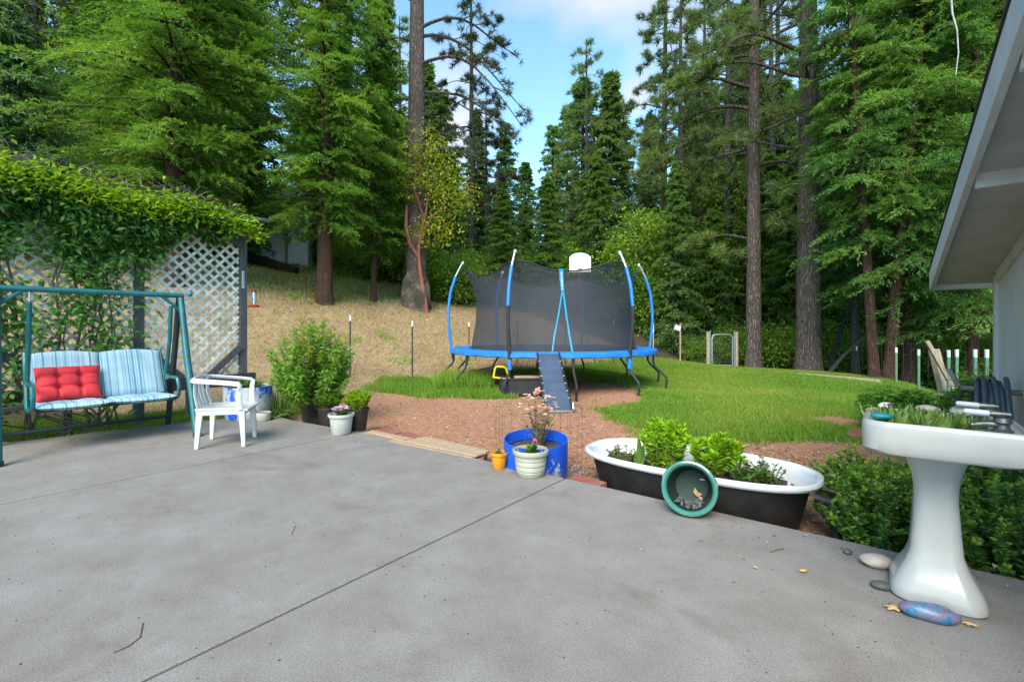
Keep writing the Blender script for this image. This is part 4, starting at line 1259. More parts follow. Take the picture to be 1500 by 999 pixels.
MB().tube([(-.76, 0, ZT), (.74, 0, ZT)], .028, 12).build('top_bar', gm, sw)
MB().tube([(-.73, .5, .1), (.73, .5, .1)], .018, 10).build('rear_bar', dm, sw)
MB().blob((.8, 0, ZT + .02), (.03, .03, .03), 3, 10).build('knob', MT['stone_teal'], sw)
SX0, SX1 = -.47, .6
for sx in (SX0 - .02, SX1 + .02):
    MB().tube([(sx, 0.0, ZT - .02), (sx, 0.0, ZT - .12)], .008, 6).build('spring', MT['galv'], sw)
    MB().tube([(sx, 0.0, ZT - .12), (sx, .05, ZT - .5), (sx, .2, .62)], .02, 8).build('hanger', gm, sw)
    MB().tube([(sx, .44, .9), (sx, .26, .55), (sx, .2, .38), (sx, .05, .36), (sx, -.2, .4), (sx, -.27, .43), (sx, -.29, .52), (sx, -.24, .6), (sx, -.12, .61), (sx, .1, .6), (sx, .27, .64)], .019, 8).build('armrest', gm, sw)
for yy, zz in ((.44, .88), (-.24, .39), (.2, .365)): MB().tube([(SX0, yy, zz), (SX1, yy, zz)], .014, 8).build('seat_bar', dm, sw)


def cushion(x0, x1, p0, p1, t, nrm_, arch=0.0, sag=0.0):
    p0, p1, nn = Vector(p0), Vector(p1), Vector(nrm_).normalized()
    mb = MB()

    def side(sgn):
        def fn(u_, w_):
            a, b = 2 * u_ - 1, 2 * w_ - 1
            pf = (1 - abs(a) ** 5) * (1 - abs(b) ** 6)
            p = p0.lerp(p1, w_) + Vector((x0 + (x1 - x0) * u_, 0, 0))
            wr = .004 * math.sin(u_ * 17 + w_ * 5) + .003 * math.sin(w_ * 23)
            up = (p1 - p0).normalized()
            return p + nn * (sgn * (t / 2 * pf ** .5) + wr * pf - sag * (1 - a * a) * w_) + up * arch * (1 - a * a) * w_
        return fn
    mb.grid(side(1), 18, 16)
    k = len(mb.f)
    mb.grid(side(-1), 18, 16)
    for i in range(k, len(mb.f)): mb.f[i] = list(reversed(mb.f[i]))
    return mb


xm = (SX0 + SX1) / 2
for a, b in ((SX0, xm - .004), (xm + .004, SX1)):
    cushion(a, b, (0, .17, .43), (0, .40, .885), .06, (0, -.9, .4), .028).build('back_cushion', MT['stripes'], sw)
    cushion(a, b, (0, .19, .405), (0, -.31, .425), .065, (0, 0, 1), .02, .012).build('seat_cushion', MT['stripes'], sw)

# red tufted cushion leaning on the backrest
rc = thing('red_cushion', 'red tufted square cushion leaning on the left half of the striped swing seat', 'cushion', (0, 0, 0))
rc.location = sw.location; rc.rotation_euler = sw.rotation_euler
mb = MB()
tw, thh, tt = .49, .37, .15
p0 = Vector((SX0 + .03, .085, .437)); upv = Vector((0, .215, .36)).normalized(); nn = Vector((0, -.36, .215)).normalized()


def red(sgn):
    def fn(u_, w_):
        a, b = 2 * u_ - 1, 2 * w_ - 1
        pf = max(0, (1 - abs(a) ** 4) * (1 - abs(b) ** 4)) ** .5
        dip = 0
        for cx in (.34, .68):
            for cz in (.36, .7):
                d = math.hypot((u_ - cx) * tw, (w_ - cz) * thh)
                dip += .05 * math.exp(-(d / .022) ** 2) + .022 * math.exp(-(d / .06) ** 2)
        for c in (.34, .68): dip += .016 * math.exp(-((u_ - c) * tw / .016) ** 2)
        for c in (.36, .7): dip += .016 * math.exp(-((w_ - c) * thh / .016) ** 2)
        h = max(.004, tt / 2 * pf - dip * (pf > .05))
        ex = 1 - .04 * (1 - abs(b)) * abs(a)
        return p0 + Vector((tw * (.5 + a / 2 * ex), 0, 0)) + upv * thh * (.5 + b / 2 * (1 - .04 * (1 - abs(a)))) + nn * sgn * h
    return fn


mb.grid(red(1), 48, 38)
k = len(mb.f); mb.grid(red(-1), 20, 16)
for i in range(k, len(mb.f)): mb.f[i] = list(reversed(mb.f[i]))
mb.build('cover', MT['red_fabric'], rc)

# ------------------------------------------------------------------ white plastic chair
ch = thing('plastic_chair', 'white low backed plastic garden armchair in front of the blue planter', 'chair', (-2.83, 4.77, 0), math.atan2(.1, .37))
wp = MT['white_plastic']
SZ = .36
for x, y in ((-.19, -.19), (.17, -.19), (-.19, .19), (.17, .19)):
    o = 1 if x > 0 else -1; q = 1 if y > 0 else -1
    mb = MB()
    ring = lambda cx, cy, a, b, z: [Vector((cx + i * a, cy + j * b, z)) for i, j in ((-.5, -.5), (.5, -.5), (.5, .5), (-.5, .5))]
    mb.loft([ring(x + o * .02, y + q * .02, .035, .03, 0), ring(x + o * .015, y + q * .015, .042, .036, .1), ring(x, y, .058, .042, SZ - .03), ring(x, y, .065, .045, SZ)], True, True, False)
    mb.build('leg', wp, ch, bevel=.008)
mb = MB()
mb.grid(lambda a, b: Vector((-.225 + .45 * a, (-.215 + .43 * b), SZ + .012 - .022 * math.sin(PI * b) * math.sin(PI * min(1, a * 1.15)) - (.02 * max(0, a - .85) / .15))), 14, 12)
mb.build('seat', wp, ch, solid=.022, bevel=.006)
MB().box((0, -.2, SZ - .02), (.36, .02, .05)).box((0, .2, SZ - .02), (.36, .02, .05)).box((-.2, 0, SZ - .02), (.02, .38, .05)).box((.19, 0, SZ - .02), (.02, .38, .05)).build('apron', wp, ch, bevel=.005)
pts = []
for i in range(-10, 11):
    a = i / 10
    if abs(a) < .55:
        t = a / .55
        pts.append((-.27 + .09 * (abs(t) ** 3), .24 * math.sin(t * PI / 2), .665 - .02 * abs(t)))
    else:
        t = (abs(a) - .55) / .45
        pts.append((-.18 + .3 * t, math.copysign(.24, a), .645 - .03 * t))
pts = [(.16, -.235, .55), (.165, -.238, .59), (.15, -.24, .608)] + pts[1:-1] + [(.15, .24, .608), (.165, .238, .59), (.16, .235, .55)]
MB().tube(pts, [(.012, .025)] * len(pts), 10, flat=(0, 0, 1)).build('top_rail', wp, ch)
for q in (-1, 1):
    MB().tube([(.16, .235 * q, .57), (.155, .23 * q, .48), (.16, .215 * q, SZ)], [(.011, .022), (.012, .024), (.014, .03)], 10, flat=(0, 1, 0)).build('arm_support', wp, ch)
    MB().tube([(-.24, .16 * q, .655), (-.235, .17 * q, .5), (-.2, .19 * q, SZ)], [(.012, .03)] * 3, 8, flat=(1, 0, 0)).build('back_post', wp, ch)
for y in (-.085, 0, .085):
    MB().tube([(-.265, y, .655), (-.245, y, .5), (-.205, y * .9, SZ)], [(.008, .026)] * 3, 8, flat=(1, 0, 0)).build('back_slat', wp, ch)


# ------------------------------------------------------------------ planters at the back of the patio
def pot(name, label, loc, prof, mat, category='pot', soil_z=None, soil_r=None, n=28, sx=1, sy=1, rz=0.0, square=False, wob=None):
    t = thing(name, label, category, loc, rz)
    mb = MB()
    if square:
        mb.loft([[Vector((r * c * 1.25, r * s * 1.25, z)) for c, s in sq8] for r, z in prof], True, False, False)
    else:
        mb.lathe([(.001, prof[0][1])] + prof, n, sx=sx, sy=sy, wob=wob)
    mb.build('shell', MT[mat], t)
    if soil_z is not None:
        MB().lathe([(.001, soil_z + .015), (soil_r * .6, soil_z + .012), (soil_r, soil_z)], 20, sx=sx, sy=sy).build('soil', MT['soil'], t)
    return t


sq8 = [(c, s) for c, s in ((-.62, -.68), (.62, -.68), (.68, -.62), (.68, .62), (.62, .68), (-.62, .68), (-.68, .62), (-.68, -.62))]
bl = G(351, 617); bl.y += .28; bl.x -= .05
pot('barrel_planter', 'cut down blue barrel with peeling white patches behind the plastic chair', (bl.x, bl.y, 0),
    [(.255, 0), (.262, .01), (.278, .1), (.285, .2), (.283, .32), (.28, .405), (.273, .405), (.272, .3)], 'barrel_worn', 'planter', .33, .27)
plant('leafy_plant', 'low green leafy plant filling the peeling blue barrel', 'plant', (bl.x, bl.y, .34), shrub(71, 50, .14, .2, 14, .07, .03, base=.16), 'l_weed')
p = G(380, 618)
pot('small_pot', 'tiny round white pot beside the peeling blue barrel', (p.x, p.y + .09, 0), [(.07, 0), (.085, .02), (.092, .09), (.09, .105), (.082, .105), (.08, .08)], 'pot_white', soil_z=.085, soil_r=.08)
# iris: sword leaves
rng = np.random.default_rng(3)
t = thing('iris_plant', 'clump of upright sword shaped leaves between the blue barrel and the black pot', 'plant', (*G(404, 606).xy, gz(*G(404, 606).xy)))
n = 60
P = np.stack([rng.normal(0, .09, n), rng.normal(0, .09, n), np.zeros(n)], 1)
D = np.stack([P[:, 0] * 2.6 + rng.normal(0, .12, n), P[:, 1] * 2.6 + rng.normal(0, .12, n), np.ones(n)], 1)
v, f = quads(P, D, rng.normal(0, 1, (n, 3)), rng.uniform(.25, .52, n), .025, .02, .06)
npmesh('leaves', v, f, MT['l_weed'], t)
plant('weed_clump', 'low weeds at the patio corner behind the tiny white pot', 'plant', (G(398, 612).x, G(398, 612).y + .1, -.08), shrub(72, 40, .2, .25, 16, .06, .025, base=.18), 'l_weed')

p = G(448, 619)
pot('black_pot', 'black square nursery pot under the tall nandina', (p.x, p.y + .16, -.02), [(.115, 0), (.14, .2), (.15, .215), (.15, .245), (.14, .245), (.135, .2)], 'pot_black', soil_z=.2, soil_r=.13, square=True, rz=.5)
sh = shrub(81, 110, 1.2, .56, 105, .075, .024, up=.0, curve=-.25, base=.06, lo=.28, hvar=.55, side=1.0, droop=.2, topbias=1.1, stem_r=.007)
nd = plant('nandina_bush', 'tall rounded light green nandina bush growing in the black square pot', 'bush', (p.x, p.y + .16, .1), sh, 'l_nandina')
sh2 = shrub(82, 42, 1.3, .44, 36, .07, .016, up=.5, curve=-.2, base=.06, lo=.78, hvar=.3, side=1.0)
npmesh('new_leaves', sh2[1][0], sh2[1][1], MT['l_nandina_new'], nd)['label'] = 'airy yellow green new growth at the top'
p = G(474, 623)
pot('black_pot', 'round black pot half hidden between the square black pot and the white pot', (p.x, p.y + .16, -.03), [(.1, 0), (.13, .2), (.14, .2), (.14, .225), (.13, .225), (.125, .18)], 'pot_black', soil_z=.18, soil_r=.12)
plant('bushy_plant', 'lush fine leaved green plant in the half hidden black pot', 'plant', (p.x, p.y + .16, .15), shrub(83, 110, .27, .2, 40, .05, .016, base=.08, up=.5), 'l_lush')
p = G(519, 632)
pot('black_pot', 'tapered black pot at the end of the row, right of the white pot', (p.x, p.y + .13, -.01), [(.085, 0), (.115, .22), (.125, .225), (.125, .25), (.115, .25), (.11, .2)], 'pot_black', soil_z=.2, soil_r=.105)
plant('bushy_plant', 'dense ball shaped lime green plant in the tapered black pot', 'plant', (p.x, p.y + .13, .18), shrub(84, 150, .28, .17, 40, .045, .013, base=.08, up=.7), 'l_lime')
p = G(495, 638)
pot('white_pot', 'off white plastic pot of lilac flowers in front of the black pots', (p.x, p.y + .1, 0), [(.092, 0), (.1, .01), (.122, .185), (.135, .187), (.14, .2), (.138, .218), (.125, .218), (.118, .17)], 'pot_white', soil_z=.18, soil_r=.115)


def flowers(name, label, loc, h, spread, nst, leaf, fl, fr=.02, nf=1, flat=.35, seed=1, lf=10):
    rng = np.random.default_rng(seed)
    sh = shrub(seed, nst, h, spread, lf, .04, .016, base=.03, lo=.05, hvar=.3)
    t = plant(name, label, 'flower', loc, sh, leaf)
    mb = MB(); pts = []
    rr = np.sqrt(rng.uniform(0, 1, nst)); az = rng.uniform(0, 6.28, nst)
    Pn, Dn = [], []
    for i in range(nst * nf):
        a, r = rng.uniform(0, 6.28), math.sqrt(rng.uniform(0, 1))
        c = np.array((math.cos(a) * r * spread, math.sin(a) * r * spread, h * rng.uniform(.88, 1.1) * (1 - .25 * r * r)))
        m = 9
        aa = np.arange(m) / m * 6.28 + rng.uniform(0, 1)
        Dn.append(np.stack([np.cos(aa), np.sin(aa), np.full(m, flat)], 1) + rng.normal(0, .2, (m, 3))); Pn.append(np.repeat(c[None], m, 0))
    P_ = np.concatenate(Pn); D_ = np.concatenate(Dn)
    v, f = quads(P_, D_, np.tile((0, 0, 1.), (len(P_), 1)), fr * rng.uniform(.8, 1.2, len(P_)), fr * .8, .1, .1)
    npmesh('blossoms', v, f, MT[fl], t)
    return t


flowers('lilac_flowers', 'pale lilac flower heads over small leaves in the off white pot', (p.x, p.y + .1, .19), .1, .09, 26, 'l_weed', 'flower_lilac', .024, 2, .3, 5, 12)

# boards and pavers along the patio edge
def slab(name, label, category, pts, z0, z1, mat, group=None):
    q = [G(*a, z1) for a in pts]
    c = sum(q, Vector()) / len(q)
    ax = (q[1] - q[0]).normalized(); rz = math.atan2(ax.y, ax.x)
    Rm = Matrix.Rotation(-rz, 3, 'Z')
    poly = [(Rm @ (p_ - c)).to_2d() for p_ in q]
    if sum(a[0] * b[1] - b[0] * a[1] for a, b in zip(poly, poly[1:] + poly[:1])) < 0: poly.reverse()
    o = MB().prism(poly, z0 - z1, 0).build(name, MT[mat], loc=(c.x, c.y, z1), rz=rz, bevel=.004)
    return tag(o, label, category, group)


slab('wood_board', 'upper of two short pale boards beside the white pot, lying over the red paver', 'board', [(538, 632), (546, 629.5), (604, 641.5), (592, 644.5)], .0, .022, 'board_wood')
slab('wood_board', 'thin pale board flush with the concrete edge next to the white pot', 'board', [(528, 633.5), (538, 631.8), (594, 646), (584, 648)], -.04, -.004, 'board_wood')
slab('wood_board', 'long narrow board running along the patio edge below the wide boards', 'board', [(568, 645.5), (577, 642.5), (704, 666), (691, 670)], -.03, .004, 'board_wood')
slab('wood_board', 'wide weathered board nearer the patio in the pair ending at the yellow pot', 'board', [(592, 645.5), (607, 642), (709, 663.5), (697, 667)], .006, .024, 'board_wood')
slab('wood_board', 'wide weathered board farther from the patio in the pair ending at the yellow pot', 'board', [(609, 641.5), (624, 639), (718, 659.5), (711, 663)], .0, .02, 'board_wood')
slab('paver', 'dark red paver at the left end of the edging row', 'paver', [(549, 629), (566, 626), (590, 632), (576, 636)], -.06, -.008, 'paver_red')
slab('paver', 'pinkish red paver sticking out behind the short pale boards', 'paver', [(580, 635.5), (597, 632), (624, 639), (607, 642)], -.06, .0, 'paver_red')
slab('paver', 'small broken red paver beside the yellow pot', 'paver', [(691, 671), (701, 665), (714, 663), (708, 671)], -.06, -.01, 'paver_red')
slab('paver', 'red paver in the gap between the ribbed pot and the bathtub', 'paver', [(838, 699), (852, 695), (889, 706), (878, 711)], -.06, -.006, 'paver_red')
slab('paver', 'red brick coloured stepping stone on the bare patch left of the sink', 'paver', [(1240, 636), (1246, 625), (1282, 628), (1282, 641)], -.09, -.03, 'paver_red')

p = G(731, 688)
pot('yellow_pot', 'small orange yellow pot with a bare twig on the patio edge', (p.x, p.y + .05, 0), [(.045, 0), (.05, .008), (.064, .1), (.068, .102), (.074, .112), (.073, .132), (.066, .132), (.062, .1)], 'pot_yellow', soil_z=.105, soil_r=.062)
t = thing('twig_plant', 'nearly leafless tall twig growing in the yellow pot', 'plant', (p.x, p.y + .05, .1))
MB().tube([(0, 0, 0), (.004, 0, .12), (-.003, 0, .3), (.008, 0, .44)], [.003, .002, .002, .001], 5).tube([(.005, 0, 0), (-.03, 0, .15), (-.04, 0, .3)], [.002, .0015, .001], 5).build('stem', MT['twig'], t)
v, f = shrub(90, 10, .06, .03, 8, .03, .012, base=.02)[1]
npmesh('leaves', v, f, MT['l_weed'], t)

br = (.20, 4.06, -.12)
RB = .265
pot('barrel_planter', 'bright blue cut barrel planter with one grey worn patch beside the ribbed pot', br,
    [(RB * .97, 0), (RB, .05), (RB * 1.01, .2), (RB, .345), (RB * .975, .345), (RB * .97, .25)], 'barrel_blue', 'planter', .24, RB * .96, n=40, sx=1.0, sy=.92,
    wob=lambda k, z: 1 + (.022 * math.sin(k * 2 * PI * 2 + .6)) * max(0, z / .35))
bpy.data.objects['barrel_planter.001'].rotation_euler.x = R(8)
t = flowers('rose_bush', 'spindly rose with pale pink fading blooms growing in the bright blue barrel', (br[0] + .02, br[1], br[2] + .25), .46, .17, 20, 'l_weed', 'flower_pale', .024, 2, .5, 15, 14)
v, f = quads(*[np.concatenate(z) for z in zip(*[(np.repeat(np.array([c]), 14, 0), rng.normal(0, 1, (14, 3)) + np.array((0, 0, .3)), rng.normal(0, 1, (14, 3))) for c in ((.0, -.05, .5), (.05, -.08, .35), (-.02, -.06, .47), (.1, -.03, .34), (.02, 0, .3))])], .028, .022)
npmesh('pink_blossoms', v, f, MT['flower_pink'], t)
# wire cage round the barrel
cg = thing('wire_cage', 'rusty thin wire plant cage standing around the bright blue barrel', 'cage', (br[0] + .02, br[1], -.12))
mb = MB()
for k in range(20):
    a = 2 * PI * k / 20
    x, y = .37 * math.cos(a), .36 * math.sin(a)
    mb.tube([(x, y, 0), (x * 1.02, y, .4), (x * 1.0 + .01 * math.sin(k * 7), y, .6 + .06 * math.sin(k * 3.1))], .0011, 4, cap=False)
for z in (.12, .24, .36, .48, .58):
    mb.tube([(.37 * math.cos(2 * PI * k / 32), .36 * math.sin(2 * PI * k / 32), z + .012 * math.sin(k * 2.3 + z * 30)) for k in range(33)], .0011, 4, cap=False)
mb.build('wire_mesh', MT['rust'], cg)

p = G(778, 702)
rib = [(.098, 0), (.104, .006)]
for k, z in enumerate((.045, .085, .125)):
    r = .106 + .026 * z / .2
    rib += [(r, z - .006), (r - .004, z), (r + .003, z + .006)]
rib += [(.125, .168), (.138, .17), (.143, .182), (.14, .2), (.132, .205), (.124, .2), (.12, .16)]
pot('ribbed_pot', 'sage green ribbed plastic pot on the patio edge before the bright blue barrel', (p.x, p.y + .105, 0), rib, 'pot_sage', soil_z=.165, soil_r=.118, n=40)
t = flowers('magenta_flower', 'small plant with one magenta bloom in the sage ribbed pot', (p.x + .0, p.y + .105, .17), .075, .05, 12, 'l_weed', 'flower_magenta', .001, 1, .4, 25, 16)
rng2 = np.random.default_rng(8)
c = np.array((.03, -.03, .095)); m = 16
v, f = quads(np.repeat(c[None], m, 0), rng2.normal(0, 1, (m, 3)) + np.array((0, -.3, .3)), rng2.normal(0, 1, (m, 3)), .03, .024)
npmesh('bloom', v, f, MT['flower_magenta'], t)

# ------------------------------------------------------------------ bathtub planter
def ov(a, b, z, n=44, ex=2.7, cx=0.0):
    out = []
    for k in range(n):
        th = 2 * PI * k / n
        c, s = math.cos(th), math.sin(th)
        out.append(Vector((cx + a * math.copysign(abs(c) ** (2 / ex), c), b * math.copysign(abs(s) ** (2 / ex), s), z)))
    return out


TC = Vector((1.51 * .852, 4.17 * .852, 0)) + V * .045
tub = thing('bathtub', 'old cast iron bathtub used as a planter, white rim and black outside', 'bathtub', TC, RZ)
ZR = .187
MB().loft([ov(.60, .25, ZR - .42), ov(.68, .31, ZR - .36), ov(.72, .345, ZR - .2), ov(.755, .37, ZR - .06), ov(.765, .375, ZR - .03)], True).build('shell', MT['tub_black'], tub)
MB().loft([ov(.764, .374, ZR - .035), ov(.80, .392, ZR - .045), ov(.818, .405, ZR - .035), ov(.825, .411, ZR - .018), ov(.820, .407, ZR - .003), ov(.803, .394, ZR + .005), ov(.78, .376, ZR + .0), ov(.762, .362, ZR - .018), ov(.745, .345, ZR - .07), ov(.70, .31, ZR - .18), ov(.6, .26, ZR - .26)]).build('lining', MT['enamel'], tub)
mb = MB(); rng = np.random.default_rng(6)
rings_ = [[Vector((p_.x, p_.y, ZR - .115 + .014 * math.sin(p_.x * 37 + p_.y * 19) * math.sin(p_.y * 53) + .008 * math.sin(p_.x * 90 + p_.y * 71))) for p_ in ov(.725 * s_, .322 * s_, 0)] for s_ in (1, .93, .84, .74, .63, .52, .4, .28, .15, .02)]
mb.loft(rings_, False, True)
mb.build('soil', MT['soil'], tub)
MB().tube([(.79, -.2, ZR - .06), (.87, -.2, ZR - .07), (.895, -.2, ZR - .11), (.90, -.2, ZR - .42)], .028, 10).build('drain_pipe', MT['tub_black'], tub)
mb = MB().tube([(.8, -.04, ZR - .045), (.92, -.06, ZR - .05), (.96, -.08, ZR - .09), (.93, -.2, ZR - .42)], .01, 8)
mb.tube([(.8, .0, ZR - .06), (.9, -.03, ZR - .07), (.93, -.06, ZR - .11), (.9, -.17, ZR - .42)], .01, 8)
mb.build('pipe_bracket', MT['rust'], tub)
for x, y in ((-.5, -.2), (-.5, .2), (.5, -.2), (.5, .2)):
    MB().tube([(x, y, ZR - .36), (x * 1.08, y * 1.1, ZR - .42), (x * 1.05, y * 1.1, ZR - .5)], [.05, .035, .04], 8).build('foot', MT['tub_black'], tub)


def tubpt(x, y): return (TC + V * x + U * y + Vector((0, 0, ZR - .115)))


plant('weedy_plant', 'small sparse weed at the left end of the bathtub', 'plant', tubpt(-.52, -.05), shrub(101, 22, .15, .14, 14, .035, .018, base=.1), 'l_weed')
t = thing('broad_leaf_plant', 'single upright broad leaf standing left in the bathtub', 'plant', tubpt(-.36, -.1))
v, f = quads(np.array([(0, 0, .0), (.02, 0, 0), (-.01, .01, 0)]), np.array([(.0, 0, 1.), (.08, .05, 1), (-.15, 0, 1)]), np.array([(.3, -1, 0), (-.4, -1, 0), (.1, -1, 0.)]), np.array([.27, .2, .16]), np.array([.07, .045, .04]), .04, .06)
npmesh('leaves', v, f, MT['l_weed'], t)


def spire(seed, nst, h, sp):       # upright stems with whorls of narrow leaves, brighter tips
    a = shrub(seed, nst, h, sp, 46, .06, .017, up=.55, base=.1, lo=.08, hvar=.35, curve=.1, topbias=1.2)
    b = shrub(seed, nst, h, sp, 16, .05, .02, up=1.1, base=.1, lo=.88, hvar=.35, curve=.1)
    return a, b


for lab, x, y, s in (('tallest lime green leafy plant in the left half of the bathtub', -.2, .0, spire(102, 60, .4, .19)), ('second lime green leafy plant in the middle of the bathtub, behind the teal pot', .17, .04, spire(103, 54, .32, .18))):
    t = plant('leafy_plant', lab, 'plant', tubpt(x, y), s[0], 'l_tubplant')
    npmesh('new_leaves', s[1][1][0], s[1][1][1], MT['l_lime'], t)
plant('weedy_plant', 'low darker spreading plant at the right of the lime plants in the bathtub', 'plant', tubpt(.4, .0), shrub(104, 30, .16, .16, 20, .04, .02, base=.12), 'l_weed')
plant('weedy_plant', 'thin leafed seedling right of the low darker plant in the bathtub', 'plant', tubpt(.5, .06), shrub(105, 16, .2, .12, 16, .035, .02, base=.06), 'l_weed')
plant('weedy_plant', 'small clump at the foot of the tallest lime plant, against the near rim', 'plant', tubpt(-.06, -.18), shrub(106, 26, .12, .12, 16, .035, .016, base=.08), 'l_tubplant')
t = thing('plant_label', 'small white bottle shaped plant marker stuck in the soil at the right of the bathtub', 'marker', tubpt(.63, .0))
MB().lathe([(.011, -.03), (.012, .06), (.006, .075), (.006, .1), (.001, .102)], 10).build('marker', MT['white_plastic'], t)
t = thing('stone', 'pale flat stone lying on the soil at the right end of the bathtub', 'stone', tubpt(.68, .03))
MB().blob((0, 0, .008), (.05, .03, .016), 4).build('stone', MT['stone_pale'], t)

# teal glazed pot lying on its side, its mouth towards the patio
pc = G(1008, 758)
gp = thing('glazed_pot', 'teal glazed round pot tipped on its side against the bathtub, mouth open', 'pot', (pc.x + .05, pc.y + .1, .15))
ax = Vector((-.46, -1.0, .26)).normalized()
gp.rotation_euler = ax.to_track_quat('Z', 'Y').to_euler()
MB().lathe([(.001, -.15), (.1, -.15), (.118, -.13), (.138, -.04), (.146, .03), (.15, .055), (.162, .062), (.166, .085), (.16, .1), (.15, .103), (.14, .097), (.133, .08)], 44).build('shell', MT['pot_teal'], gp)
MB().lathe([(.134, .082), (.126, .03), (.118, -.04), (.098, -.115), (.07, -.122), (.0005, -.122)], 44).build('lining', MT['pot_teal_in'], gp)
rng = np.random.default_rng(12)
gq = gp.rotation_euler.to_matrix()
down = gq.transposed() @ Vector((0, 0, -1)); down.z = 0; down.normalize()
side_ = Vector((-down.y, down.x, 0))
mb = MB()
for i in range(70):
    s = rng.uniform(-1, 1); zz = rng.uniform(-.06, .07)
    R_ = np.interp(zz, [-.1, -.04, .03, .08], [.09, .105, .115, .12])
    d = down * (math.cos(s * .75)) + side_ * math.sin(s * .75)
    c = d * (R_ - rng.uniform(0, .018)); c.z = zz
    mb.blob(c, (rng.uniform(.007, .013),) * 3, i, 6, .2)
mb.build('pebbles', MT['stone_grey'], gp)
lf = thing('dead_leaf', 'single curled brown leaf inside the teal pot', 'leaf', gp.location)
lf.rotation_euler = gp.rotation_euler
v, f = quads(np.array([list(down * .05 + side_ * s + Vector((0, 0, -.105))) for s in (.02, .03, .045)]), np.array([(1, .3, .3), (-.2, 1, .4), (.5, -1, .3)]), np.tile((0, 0, 1.), (3, 1)), .05, .03)
npmesh('blade', v, f, MT['dead_leaf'], lf)

# ------------------------------------------------------------------ pedestal sink planter
SC = Vector((1.752, 1.965, 0))
sk = thing('pedestal_sink', 'old white pedestal washbasin used as a planter at the patio edge', 'sink', SC, RZ)


def rr_(w, d, r, z, n=10, cx=0.0, cy=0.0, r2=None):
    out = []
    cs = [(w / 2, d / 2, 0, r2 or r), (-w / 2, d / 2, PI / 2, r), (-w / 2, -d / 2, PI, r), (w / 2, -d / 2, 1.5 * PI, r2 or r)]
    for sx, sy, a0, q in cs:
        ox = sx - math.copysign(q, sx); oy = sy - math.copysign(q, sy)
        for k in range(n):
            a = a0 + PI / 2 * k / (n - 1)
            out.append(Vector((cx + ox + q * math.cos(a), cy + oy + q * math.sin(a), z)))
    return out


ZS = .775
mb = MB().loft([rr_(.30, .27, .08, .64), rr_(.475, .425, .09, .648, cx=.0), rr_(.497, .443, .085, .662, r2=.03), rr_(.5, .447, .085, .70, r2=.03), rr_(.5, .447, .085, ZS - .022, r2=.03), rr_(.494, .441, .084, ZS - .008, r2=.03), rr_(.478, .426, .08, ZS, r2=.03), rr_(.462, .41, .075, ZS - .003, r2=.03),
                rr_(.45, .398, .07, ZS - .014, r2=.03), rr_(.32, .345, .1, ZS - .018, cx=-.055), rr_(.3, .325, .1, ZS - .03, cx=-.055), rr_(.27, .29, .1, ZS - .1, cx=-.055)], True, False)
mb.build('basin', MT['porcelain'], sk)
MB().loft([rr_(w, d, r, z) for w, d, r, z in ((.29, .29, .07, 0), (.31, .31, .075, .01), (.312, .312, .075, .03), (.295, .295, .07, .06), (.25, .25, .06, .105), (.205, .205, .052, .15), (.175, .175, .046, .2), (.16, .16, .042, .3), (.145, .145, .04, .42), (.147, .147, .04, .47), (.165, .165, .045, .53), (.2, .2, .055, .59), (.255, .25, .07, .65))], True, True).build('pedestal', MT['porcelain'], sk, loc=(.0, .125, 0))
MB().lathe([(.001, ZS - .04), (.1, ZS - .042), (.14, ZS - .046)], 20, (-.055, 0, 0), 1.0, 1.08).build('soil', MT['soil'], sk)
bz = ZS - .014
for y in (-.115, .115):
    tp = MB().lathe([(.03, bz), (.032, bz + .008), (.022, bz + .016), (.02, bz + .03), (.028, bz + .04), (.024, bz + .055), (.01, bz + .06), (.0005, bz + .06)], 16, (.17, y, 0)).build('tap', MT['brass'], sk)
    MB().tube([(.192, y, bz + .068), (.15, y, bz + .068), (.135, y, bz + .068)], [.009, .012, .01], 10).build('valve', MT['brass'], tp)
    MB().tube([(.138, y, bz + .068), (.13, y, bz + .068), (.07, y, bz + .07), (.064, y, bz + .07)], [.009, .0115, .011, .006], 12).build('handle', MT['white_plastic'], tp)
    MB().tube([(.165, y, bz + .03), (.12, y, bz + .028), (.085, y, bz + .02)], [.013, .011, .01], 10).build('spout', MT['brass'], tp)


def sinkpt(x, y, z=0.0): return SC + V * x + U * y + Vector((0, 0, ZS + z))


t = thing('succulent_plant', 'dense pale green strap leaved plant growing inside the washbasin', 'plant', sinkpt(-.05, 0, -.05))
n = 300
P = np.stack([rng.uniform(-.13, .13, n), rng.uniform(-.13, .13, n), np.zeros(n)], 1)
D = np.stack([P[:, 0] * 2 + rng.normal(0, .35, n), P[:, 1] * 2 + rng.normal(0, .35, n), np.ones(n)], 1)
v, f = quads(P, D, rng.normal(0, 1, (n, 3)), rng.uniform(.05, .105, n), .02, .05, .1)
npmesh('leaves', v, f, MT['l_sinkplant'], t)
for nm, lab, mat, x, y, z, s, rz in (('stone', 'black and white speckled stone on the far left corner of the washbasin', 'stone_mix', -.165, .185, .012, (.034, .026, .018), .3),
                                     ('stone', 'pale rounded stone on the far rim of the washbasin behind the plant', 'stone_pale', -.02, .195, .012, (.045, .025, .018), .1),
                                     ('stone', 'flat turquoise painted stone on the near left rim of the washbasin', 'stone_teal', -.185, -.1, .006, (.04, .022, .015), .2),
                                     ('shell', 'large brownish clam shell on the washbasin ledge behind the taps', 'stone_pale', .1, .16, .015, (.06, .045, .03), .4)):
    t = thing(nm, lab, nm, sinkpt(x, y, z), RZ + rz)
    MB().blob((0, 0, 0), s, len(lab), 16, .12).build('body', MT[mat], t)
